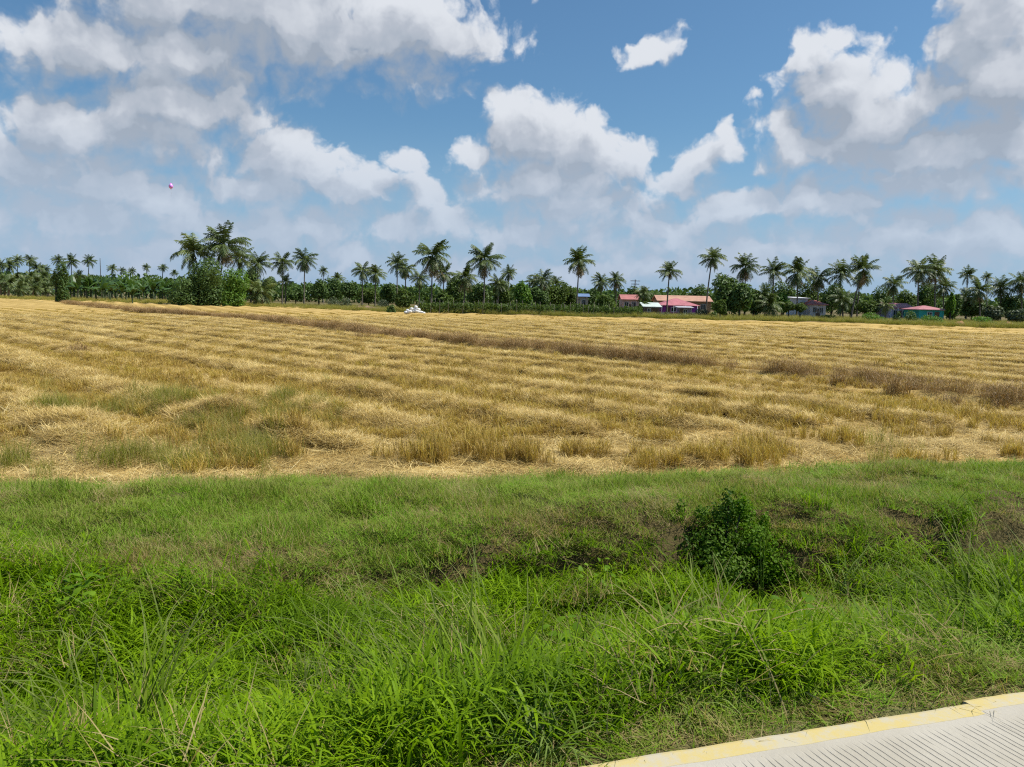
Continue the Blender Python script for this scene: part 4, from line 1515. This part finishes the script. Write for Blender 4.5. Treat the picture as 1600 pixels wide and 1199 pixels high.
TREES = [
    (392, 404, 195, 26, 'leaf_dark', 'dark tree behind the squat yellowing young palm'),
    (420, 432, 200, 24, 'leaf_dark', 'dark shrub between the squat young palm and the slim palms'),
    (462, 446, 205, 24, 'leaf_dark', 'dark tree between the two slim bare-trunked palms'),
    (498, 434, 195, 30, 'leaf_dark', 'rounded dark tree right of the pale-trunked palm'),
    (520, 432, 215, 30, 'leaf_dark', 'dark tree with the small palm sunk in it'),
    (546, 438, 200, 30, 'leaf_dark', 'wide dark tree left of the close pair of palms'),
    (606, 440, 200, 26, 'leaf_dark', 'dark tree between the close pair of palms and the twin palms'),
    (576, 448, 195, 34, 'leaf_mid', 'grey-green tree behind the trunks of the close pair of palms'),
    (629, 450, 132, 30, 'leaf_mid', 'round light-green tree left of the white sacks'),
    (692, 452, 150, 32, 'leaf_mid', 'flat-topped green tree right above the vegetable garden beside the giant palm'),
    (710, 430, 195, 34, 'leaf_dark', 'dark tree between the giant palm and the shaggy palm'),
    (745, 440, 185, 34, 'leaf_dark', 'dark tree under the second giant palm'),
    (783, 440, 178, 26, 'leaf_mid', 'grey-green tree right of the second giant palm'),
    (815, 434, 165, 24, 'leaf_bright', 'yellow-green tree in the middle of the tree line'),
    (822, 456, 160, 18, 'leaf_bright', 'small yellow-green shrub at the foot of the yellow-green tree'),
    (866, 432, 185, 40, 'leaf_mid', 'wide rounded mango tree left of the palm before the blue roof'),
    (842, 446, 170, 30, 'leaf_dark', 'dark tree under the two dense dark palms'),
    (888, 440, 190, 26, 'leaf_mid', 'green tree above the small red roof'),
    (922, 446, 200, 20, 'leaf_dark', 'dark tree directly behind the small blue roof'),
    (946, 456, 165, 34, 'leaf_mid', 'mid-green shrub under the two palms left of the pale pink house'),
    (988, 447, 230, 26, 'leaf_dark', 'rounded tree behind the pale pink house at the utility pole'),
    (1010, 472, 165, 22, 'leaf_mid', 'green shrub right of the pale pink house'),
    (1020, 456, 260, 40, 'leaf_dark', 'far dark tree left behind the orange-roofed house'),
    (1052, 455, 260, 40, 'leaf_dark', 'far dark tree behind the middle of the orange-roofed house'),
    (1092, 443, 235, 34, 'leaf_dark', 'feathery dark tree behind the right end of the orange-roofed house'),
    (1135, 428, 140, 46, 'leaf_dark', 'big dark thicket right of the orange-roofed house, taller left part'),
    (1156, 440, 138, 42, 'leaf_dark', 'big dark thicket right of the orange-roofed house, blackest middle part'),
    (1178, 450, 150, 34, 'leaf_dark', 'right shoulder of the big dark thicket beside the low leaning palm'),
    (1126, 466, 130, 20, 'leaf_mid', 'round olive shrub in front of the big dark thicket'),
    (1164, 446, 146, 18, 'leaf_bright', 'bright yellow-green bough on top of the big dark thicket'),
    (1225, 436, 195, 40, 'leaf_dark', 'dark tree left behind the white-walled house'),
    (1222, 456, 165, 26, 'leaf_bright', 'yellow-green shrub left of the white-walled house'),
    (1262, 440, 205, 36, 'leaf_mid', 'green tree rising above the white-walled house'),
    (1300, 440, 205, 44, 'leaf_dark', 'dark tree behind the red-roofed part of the white house'),
    (1330, 450, 195, 40, 'leaf_dark', 'dark tree behind the leaning palm'),
    (1382, 448, 210, 44, 'leaf_dark', 'dark rounded tree left of the palm above the lilac house'),
    (1420, 452, 200, 40, 'leaf_mid', 'green tree behind the lilac house'),
    (1356, 468, 165, 34, 'leaf_mid', 'low green tree between the leaning palm and the lilac house'),
    (1448, 440, 200, 34, 'leaf_dark', 'dark tree behind the turquoise house'),
    (1490, 458, 150, 26, 'leaf_dark', 'black-green tree right against the turquoise house'),
    (1486, 454, 140, 12, 'leaf_bright', 'small yellow-topped tree right of the turquoise house'),
    (1520, 462, 165, 36, 'leaf_dark', 'dark shrub under the dense palms at the right'),
    (1552, 472, 150, 30, 'leaf_grey', 'grey-leaved shrub under the second palm from the right edge'),
    (1578, 458, 160, 40, 'leaf_dark', 'dark tree in the gap at the right edge of the photo'),
    (1590, 484, 135, 30, 'leaf_grey', 'pale shrub beside the orange earth at the right edge'),
]
for (a, b, c, d, e, lb) in TREES:
    tree(a, b, c, d, e, lb, n=int(1600 + d * 40), base_frac=.08 if d > 24 else .15)
LOW = [(1233, 470, 136, 20, 'leaf_mid', 'left one of two small round trees before the white-walled house'), (1251, 472, 136, 22, 'leaf_mid', 'right one of two small round trees before the white-walled house')]
for (a, b, c, d, e, lb) in LOW:
    tree(a, b, c, d, e, lb, base_frac=.42, n=1300, size=.3)
SHRUBS = [
    (612, 474, 127, 15, 'leaf_dark', 'black shrub at the field edge left of the white sacks'),
    (1405, 486, 120, 15, 'leaf_dark', 'round black-green shrub before the lilac house'),
    (1427, 484, 124, 24, 'leaf_dark', 'wider dark shrub between the lilac house and the turquoise house'),
    (1117, 486, 125, 12, 'leaf_dark', 'small black shrub at the left foot of the big dark thicket'),
    (1100, 482, 140, 26, 'leaf_grey', 'grey-green scrub under the tall slender palm'),
    (540, 462, 175, 24, 'leaf_grey', 'grey-green scrub left of the close pair of palms'),
    (600, 464, 165, 26, 'leaf_grey', 'grey-green scrub right of the close pair of palms'),
    (660, 466, 140, 20, 'leaf_grey', 'grey scrub behind the white sacks'),
    (520, 460, 190, 26, 'leaf_grey', 'pale scrub under the small sunken palm'),
    (1366, 486, 135, 44, 'leaf_bright', 'bright green weeds mounded right of the leaning palm'),
    (1460, 490, 122, 40, 'leaf_bright', 'bright green weeds mounded before the turquoise house'),
    (1296, 490, 138, 40, 'leaf_mid', 'low green hedge before the red-roofed part of the white house'),
    (1540, 492, 125, 40, 'leaf_bright', 'light green bushes left of the orange earth patch'),
    (1080, 487, 135, 36, 'leaf_grey', 'dry grey scrub before the purple wall'),
    (1040, 487, 135, 30, 'leaf_grey', 'dry grey scrub below the pale tin roof'),
]
for (a, b, c, d, e, lb) in SHRUBS:
    tree(a, b, c, d, e, lb, 'shrub', 'shrub', 0.0, int(500 + d * 22), .26, lobes=8, trunk=False)


# the far woods behind everything, one mass
def far_woods():
    n = 52000
    azm = rad(1) * RNG.uniform(-46, 46, n)
    dep = RNG.uniform(285, 330, n)
    x = np.tan(azm) * dep
    lump = 6.4 + 3.2 * fbm(x * .05, dep * .05, 3, 90) + 1.4 * pn(x * .2, dep * .1, 93) + 1.2 * sstep(-x, 60, 160)
    z = lump * RNG.random(n) ** .55
    c = np.stack([x, dep, z], -1)
    a = RNG.normal(size=(n, 3))
    a /= np.linalg.norm(a, axis=1)[:, None]
    b = np.cross(a, RNG.normal(size=(n, 3)))
    b /= np.linalg.norm(b, axis=1)[:, None]
    sz = U(.5, 1.1, n)[:, None]
    v = np.stack([c - a * sz, c + b * sz * .6, c + a * sz, c - b * sz * .6], 1).reshape(-1, 3)
    me = mesh_np('far_woods', v, [np.arange(n * 4).reshape(n, 4)], [MAT['leaf_dark']], None, dict(along=np.tile([0, .5, 1, .5], n), rnd=np.repeat(RNG.random(n), 4)))
    tag(part('far_woods', me), 'dark far-off woods behind the farm belt', kind='stuff')


far_woods()


# undergrowth between field and trees
def undergrowth():
    n = 15000
    px = RNG.uniform(-120, 1720, n)
    d0_ = far_edge((px - 800) / FOC * 120)
    dep = d0_ + 1.0 + RNG.random(n) ** 1.6 * 60
    x = (px - 800) / FOC * dep
    keep = np.where(px > 520, .9, .35 + .3 * sstep(pn(x * .1, dep * .1, 95), -.1, .2))
    place('undergrowth', 'rough weeds and grass between the field and the houses', 'weed', x, dep, keep, 1.1, 2.4, -.05, .15)


undergrowth()


# vegetable garden: trellised rows with stakes
def garden():
    V = []
    n = 30000
    row = RNG.integers(0, 9, n)
    px = RNG.uniform(655, 1000, n)
    dep = 127 + row * 2.4 + RNG.normal(0, .28, n)
    x = (px - 800) / FOC * dep
    top = 1.25 + .9 * np.clip(fbm(x * .22, row * 3.3, 3, 97) + .35, 0, 1)
    gap = sstep(pn(x * .5, row * 7.7, 98), -.45, -.15)
    z = top * RNG.random(n) ** .7 * gap + .02
    c = np.stack([x, dep, z + land(x, dep)], -1)
    a = RNG.normal(size=(n, 3))
    a /= np.linalg.norm(a, axis=1)[:, None]
    b = np.cross(a, RNG.normal(size=(n, 3)))
    b /= np.linalg.norm(b, axis=1)[:, None]
    sz = U(.1, .24, n)[:, None]
    v = np.stack([c - a * sz, c + b * sz * .7, c + a * sz, c - b * sz * .7], 1).reshape(-1, 3)
    me = mesh_np('vegetable_rows', v, [np.arange(n * 4).reshape(n, 4)], [MAT['leaf_mid']], None, dict(along=np.tile([0, .5, 1, .5], n), rnd=np.repeat(RNG.random(n), 4)))
    tag(part('vegetable_rows', me), 'green trellised vegetable rows at the far edge of the field', kind='stuff')
    st_me = tubes_mesh('garden_stake', [([(0, 0, -.2), (.02, 0, 1.2), (0, 0, 2.2)], [.045, .04, .035], 6)], MAT['bark'])
    for i in range(44):
        r = random.choice([0, 0, 1, 2, 4])
        d = 126.6 + r * 2.4 - .5
        px = 662 + (995 - 662) * (i + random.random() * .5) / 44
        g = at_depth(px, 470, d)
        o = part('garden_stake', st_me)
        o.location = (g[0], d, zland(g[0], d))
        o.scale = (1, 1, random.uniform(.8, 1.15))
        o.rotation_euler = (random.uniform(-.06, .06), random.uniform(-.06, .06), 0)
        tag(o, 'thin wooden stake in the trellised vegetable rows', 'stake', 'stakes of the vegetable garden')


garden()


# ---- houses
def paint(name, col, dirt=.75):
    return plain_mat(name, col, tuple(v * dirt for v in col), .9, .75, .15, 8)


def roof_mat(name, col):
    m, T = new_mat(name)
    tcn = T.node('ShaderNodeTexCoord')
    sp = T.node('ShaderNodeSeparateXYZ')
    T.l.new(tcn.outputs['Object'], sp.inputs[0])
    n = T.noise(tcn.outputs['Object'], .8, 5, .65)
    wv = T.math('SINE', T.math('MULTIPLY', sp.outputs[0], 26))
    c = T.mix(T.smooth(n, .35, .7), col, tuple(v * .72 for v in col))
    c = T.mix(T.smooth(wv, .75, 1, 0, .25), c, tuple(v * .55 for v in col))
    s = T.node('ShaderNodeBsdfPrincipled')
    T.l.new(c, s.inputs['Base Color'])
    s.inputs['Roughness'].default_value = .6
    T.l.new(s.outputs[0], T.out.inputs[0])
    return m


MAT['pane'] = plain_mat('dark_glass', (.03, .035, .04), (.02, .022, .026), 1, .15, 0, spec=.6)
MAT['trim'] = paint('white_trim', (.7, .7, .68))
MAT['wood_door'] = paint('brown_door', (.16, .1, .06))


def boxes_mesh(name, lst, mat):
    bm = bmesh.new()
    for (x0, x1, y0, y1, z0, z1) in lst:
        bmesh.ops.create_cube(bm, size=1, matrix=Matrix.Translation(((x0 + x1) / 2, (y0 + y1) / 2, (z0 + z1) / 2)) @ Matrix.Diagonal((x1 - x0, y1 - y0, z1 - z0, 1)))
    me = bpy.data.meshes.new(name)
    bm.to_mesh(me)
    bm.free()
    me.materials.append(mat)
    return me


def roof_mesh(name, kind, hw, hd, z, rise, mat, over=.45, th=.12):
    """gable (ridge along x), hip, or shed roof with overhang and thickness"""
    a, b = hw + over, hd + over
    if kind == 'gable':
        top = [(-a, -b, z), (a, -b, z), (a, 0, z + rise), (-a, 0, z + rise), (-a, b, z), (a, b, z)]
        F = [[0, 1, 2, 3], [3, 2, 5, 4]]
    elif kind == 'hip':
        r = max(a - b, .3)
        top = [(-a, -b, z), (a, -b, z), (a, b, z), (-a, b, z), (-r, 0, z + rise), (r, 0, z + rise)]
        F = [[0, 1, 5, 4], [1, 2, 5], [2, 3, 4, 5], [3, 0, 4]]
    else:
        top = [(-a, -b, z), (a, -b, z), (a, b, z + rise), (-a, b, z + rise)]
        F = [[0, 1, 2, 3]]
    bm = bmesh.new()
    vs = [bm.verts.new(v) for v in top]
    for f in F:
        bm.faces.new([vs[i] for i in f])
    g = bmesh.ops.extrude_face_region(bm, geom=bm.faces[:])
    bmesh.ops.translate(bm, verts=[v for v in g['geom'] if isinstance(v, bmesh.types.BMVert)], vec=(0, 0, th))
    bmesh.ops.recalc_face_normals(bm, faces=bm.faces[:])
    me = bpy.data.meshes.new(name)
    bm.to_mesh(me)
    bm.free()
    me.materials.append(mat)
    return me


def gable_wall(name, hw, hd, h, rise, kind, mat):
    bm = bmesh.new()
    if kind == 'gable':
        pr = [(-hd, -.3), (hd, -.3), (hd, h), (0, h + rise * hd / (hd + .45)), (-hd, h)]
    elif kind == 'shed':
        pr = [(-hd, -.3), (hd, -.3), (hd, h + rise * .95), (-hd, h + .04 * rise)]
    else:
        pr = [(-hd, -.3), (hd, -.3), (hd, h), (-hd, h)]
    A_ = [bm.verts.new((-hw, y, z)) for y, z in pr]
    B_ = [bm.verts.new((hw, y, z)) for y, z in pr]
    bm.faces.new(A_)
    bm.faces.new(B_[::-1])
    for i in range(len(pr)):
        j = (i + 1) % len(pr)
        bm.faces.new([A_[i], B_[i], B_[j], A_[j]])
    bmesh.ops.recalc_face_normals(bm, faces=bm.faces[:])
    me = bpy.data.meshes.new(name)
    bm.to_mesh(me)
    bm.free()
    me.materials.append(mat)
    return me


def house(px0, px1, eave, ridge, depth, wall, roof, label, kind='gable', hd=3.0, rot=0.0, windows=((.3, .5), (.7, .5)), door=.5, name='house', posts=False, floors=1):
    g0, g1 = at_depth(px0, eave, depth), at_depth(px1, eave, depth)
    cx = (g0[0] + g1[0]) / 2
    hw = (g1[0] - g0[0]) / 2 - .45
    z0 = zland(cx, depth + hd)
    h = max((g0[2] + g1[2]) / 2 - z0, 1.6)
    rise = max(at_depth((px0 + px1) / 2, ridge, depth)[2] - z0 - h - .12, .25)
    r = empty(name, (cx, depth + hd, z0), rot)
    tag(r, label, name)
    wm = MAT['trim'] if wall is None else wall
    part('wall', gable_wall('house_wall', hw, hd, h, rise, kind, wm), r)
    part('roof', roof_mesh('house_roof', kind, hw, hd, h + .015, rise, roof), r)
    for fl_ in range(floors):
        zb = fl_ * h / floors
        fh = h / floors
        for (u, wd) in windows:
            x = -hw + u * 2 * hw
            w_ = wd
            za, zc_ = zb + fh * .42, zb + fh * .82
            f = part('window', boxes_mesh('window_pane', [(x - w_, x + w_, -hd - .03, -hd + .05, za, zc_)], MAT['pane']), r)
            part('frame', boxes_mesh('window_frame', [(x - w_ - .08, x - w_, -hd - .07, -hd - .002, za - .08, zc_ + .08), (x + w_, x + w_ + .08, -hd - .07, -hd - .002, za - .08, zc_ + .08), (x - w_, x + w_, -hd - .07, -hd - .002, zc_, zc_ + .08), (x - w_, x + w_, -hd - .07, -hd - .002, za - .08, za), (x - .03, x + .03, -hd - .06, -hd - .032, za, zc_)], MAT['trim']), f)
    if door is not None:
        x = -hw + door * 2 * hw
        part('door', boxes_mesh('door', [(x - .45, x + .45, -hd - .05, -hd + .05, 0, min(2.05, h * .86))], MAT['wood_door']), r)
    if posts:
        for k in range(4):
            x = -hw + .2 + (2 * hw - .4) * k / 3
            part('porch_post', tubes_mesh('porch_post', [([(x, -hd - .4, -.2), (x, -hd - .4, h + .1)], [.07, .07], 6)], MAT['trim']), r)
    return r


house(970, 1001, 469, 460.5, 186, paint('pale_pink_wall', (.62, .42, .38)), roof_mat('red_roof', (.44, .16, .14)), 'pale pink house with a small red roof beside the utility pole', 'gable', 3.0, windows=((.25, .45), (.7, .45)), door=.5)
house(1026, 1114, 471.5, 462, 182, paint('ochre_wall', (.34, .22, .13)), roof_mat('orange_roof', (.50, .27, .18)), 'long house with a pale orange tin roof behind the pink hip-roofed house', 'gable', 3.6, windows=((.2, .5), (.55, .5), (.85, .5)), door=.7)
house(1029, 1094, 478.5, 466.5, 166, paint('purple_wall', (.33, .06, .38)), roof_mat('pink_red_roof', (.46, .15, .17)), 'low purple-walled house under a wide pinkish red hip roof', 'hip', 3.8, windows=((.35, .5), (.75, .6)), door=.2, posts=True)
house(1004, 1034, 482, 473, 162, paint('grey_board_wall', (.20, .15, .12)), roof_mat('pale_tin_roof', (.55, .62, .56)), 'open shed with a sloping pale greenish tin roof left of the purple house', 'shed', 1.8, windows=((.3, .3),), door=.7, name='shed')
house(1058, 1084, 484.5, 481.5, 158, paint('lilac_grey_wall', (.30, .24, .32)), roof_mat('grey_tin_roof', (.45, .42, .45)), 'low grey lean-to shed in front of the purple house', 'shed', 1.2, windows=((.5, .3),), door=.2, name='shed')
house(1241, 1266, 467, 464, 172, paint('white_wall', (.72, .73, .76)), roof_mat('white_flat_roof', (.6, .6, .62)), 'plain white-walled block joined to the red-roofed white house', 'shed', 3.0, windows=((.5, .4),), door=None)
house(1263, 1294, 477, 469, 168, paint('offwhite_wall', (.62, .56, .55)), roof_mat('dull_red_roof', (.46, .12, .09)), 'white house with a dull red roof beside the plain white block', 'hip', 3.0, windows=((.3, .4), (.7, .4)), door=.5)
house(1386, 1428, 482, 474, 160, paint('lilac_wall', (.50, .44, .56)), roof_mat('bright_red_roof', (.44, .15, .15)), 'lilac house with a long red roof left of the turquoise house', 'gable', 3.0, windows=((.3, .5), (.7, .5)), door=.5, posts=True)
house(1433, 1479, 485, 478, 150, paint('turquoise_wall', (.04, .38, .36)), roof_mat('rose_red_roof', (.46, .18, .19)), 'turquoise house with a low red hip roof at the right', 'hip', 3.0, windows=((.42, .4),), door=.72)
house(903, 922, 464.5, 459, 190, paint('cream_wall', (.5, .46, .38)), roof_mat('blue_roof', (.14, .22, .38)), 'small house with a blue roof beyond the vegetable garden', 'gable', 2.5, windows=((.5, .4),), door=None)
house(878, 890, 463, 458, 200, paint('dull_wall', (.3, .26, .22)), roof_mat('faded_red_roof', (.5, .16, .13)), 'tiny faded red roof among trees left of the blue roof', 'gable', 2.5, windows=((.5, .3),), door=None)


MAT['white_cloth'] = plain_mat('white_cloth', (.78, .78, .77), (.62, .62, .62), 2, .8, .3, 10)


# heap of white sacks on the field edge
def sack_mesh(seed):
    bm = bmesh.new()
    bmesh.ops.create_icosphere(bm, subdivisions=3, radius=1)
    for v in bm.verts:
        x, y, z = v.co
        k = 1 - .35 * max(0, abs(x) - .7) / .3
        f = 1 + .16 * float(pn(np.array([x * 2 + seed]), np.array([y * 2 + z * 1.7]), 100 + seed)[0])
        v.co = (math.copysign(abs(x) ** .75, x) * f, y * k * f, (math.copysign(abs(z) ** .8, z)) * k * f)
    me = bpy.data.meshes.new('white_sack')
    bm.to_mesh(me)
    bm.free()
    for p_ in me.polygons:
        p_.use_smooth = True
    me.materials.append(MAT['white_cloth'])
    return me


SACKS = [sack_mesh(i) for i in range(3)]
for i, (px, dz, dd, w, h) in enumerate([(634, 0, .1, .42, .26), (640, 0, -.2, .5, .3), (646, 0, .2, .5, .33), (652, 0, -.1, .52, .3), (658, 0, .1, .46, .28), (662, 0, -.3, .36, .22), (643, .42, .1, .46, .3), (649, .44, .2, .44, .32), (654, .4, .0, .42, .28), (650, .9, .15, .36, .26), (637, .36, .3, .36, .24)]):
    d = 122.5 + dd
    g = at_depth(px, 480, d)
    o = part('white_sack', SACKS[i % 3])
    o.location = (g[0], d, zland(g[0], d) + h + dz)
    o.location.z = zland(g[0], d) + (h + dz) * .8
    o.scale = (w * .8, w * .64, h * .8)
    o.rotation_euler = (random.uniform(-.4, .4), random.uniform(-.5, .5), random.uniform(-1.2, 1.2))
    tag(o, 'bulging white sack in the heap at the far field edge', 'sack', 'white sacks heaped at the field edge')


# utility pole and far thin pole
def utility_pole(px, top, depth, label, arms=True, r=.14):
    g = at_depth(px, 480, depth)
    z0 = zland(g[0], depth)
    h = at_depth(px, top, depth)[2] - z0
    o = empty('utility_pole', (g[0], depth, z0))
    tag(o, label, 'utility pole')
    part('post', tubes_mesh('pole_post', [([(0, 0, -.3), (0, 0, h * .5), (0, 0, h)], [r, r * .9, r * .75], 8)], MAT['bark_dark']), o)
    if arms:
        for k, (zz, w) in enumerate([(h - .35, 1.2), (h - 1.15, 1.0)]):
            c = part('crossarm', boxes_mesh('crossarm', [(-w, w, -r - .12, -r + .02, zz - .07, zz + .07)], MAT['bark_dark']), o)
            for q in (-.85, -.35, .35, .85):
                part('insulator', tubes_mesh('insulator', [([(w * q, -r - .05, zz + .072), (w * q, -r - .05, zz + .24)], [.05, .03], 6)], MAT['trim']), c)


utility_pole(991, 437, 195, 'wooden utility pole with two crossarms behind the pale pink house')
utility_pole(159, 404, 235, 'thin bare pole standing in the banana plantation at the left', False, .12)

# bare earth heaps at the field edge
def earth_mound(px, depth, w, d, h, mat):
    g = at_depth(px, 480, depth)
    n, k = 36, 14
    X, Y = np.meshgrid(np.linspace(-1, 1, n), np.linspace(-1, 1, k))
    R = np.clip(1 - X ** 2 - Y ** 2, 0, 1)
    wx, wy = g[0] + X * w, depth + Y * d
    Z = land(wx, wy) - .06 + h * R ** .8 * (1 + .7 * pn(wx * .9, wy * .9, 101) + .3 * pn(wx * 3, wy * 3, 102))
    idx = np.arange(n * k).reshape(k, n)
    q = np.stack([idx[:-1, :-1], idx[:-1, 1:], idx[1:, 1:], idx[1:, :-1]], -1).reshape(-1, 4)
    tag(part('earth_mound', mesh_np('earth_mound', np.stack([wx, wy, Z], -1).reshape(-1, 3), [q], [mat], smooth=True)), kind='structure')


brown_earth = plain_mat('brown_earth', (.24, .155, .10), (.16, .10, .065), 1.2, .95, .5, 6)
orange_earth = plain_mat('orange_earth', (.40, .21, .10), (.26, .15, .08), 1.2, .95, .5, 6)
earth_mound(572, 148, 4.4, 1.6, .75, brown_earth)
earth_mound(1500, 114, 1.3, .8, .75, orange_earth)
earth_mound(1580, 118, 1.7, .9, .8, orange_earth)

# pink balloon adrift
bl = at_depth(267, 290.5, 52)
broot = empty('balloon', tuple(bl))
tag(broot, 'small pink balloon drifting in the sky at the left', 'balloon')
m, T = new_mat('pink_rubber')
s = T.node('ShaderNodeBsdfPrincipled')
n = T.noise(T.node('ShaderNodeTexCoord').outputs['Object'], 3, 3)
T.l.new(T.mix(n, (.74, .34, .80), (.70, .30, .80)), s.inputs['Base Color'])
s.inputs['Roughness'].default_value = .18
s.inputs['Subsurface Weight'].default_value = .6
T.l.new(s.outputs[0], T.out.inputs[0])
MAT['pink'] = m
zz = np.linspace(0, 1, 16)
rr = [.14 * math.sin(math.pi * q ** 1.25) ** .72 + .002 for q in zz]
body = part('balloon_body', tubes_mesh('balloon_body', [([(0, 0, .19 - .40 * q) for q in zz], rr, 18)], MAT['pink']), broot)
part('knot', tubes_mesh('balloon_knot', [([(0, 0, -.205), (0, 0, -.225), (0, 0, -.245)], [.012, .010, .028], 10)], MAT['pink']), broot)
part('string', tubes_mesh('balloon_string', [([(0, 0, -.24), (.02, 0, -.45), (-.01, .01, -.7)], [.003, .003, .003], 5)], MAT['trim']), broot)
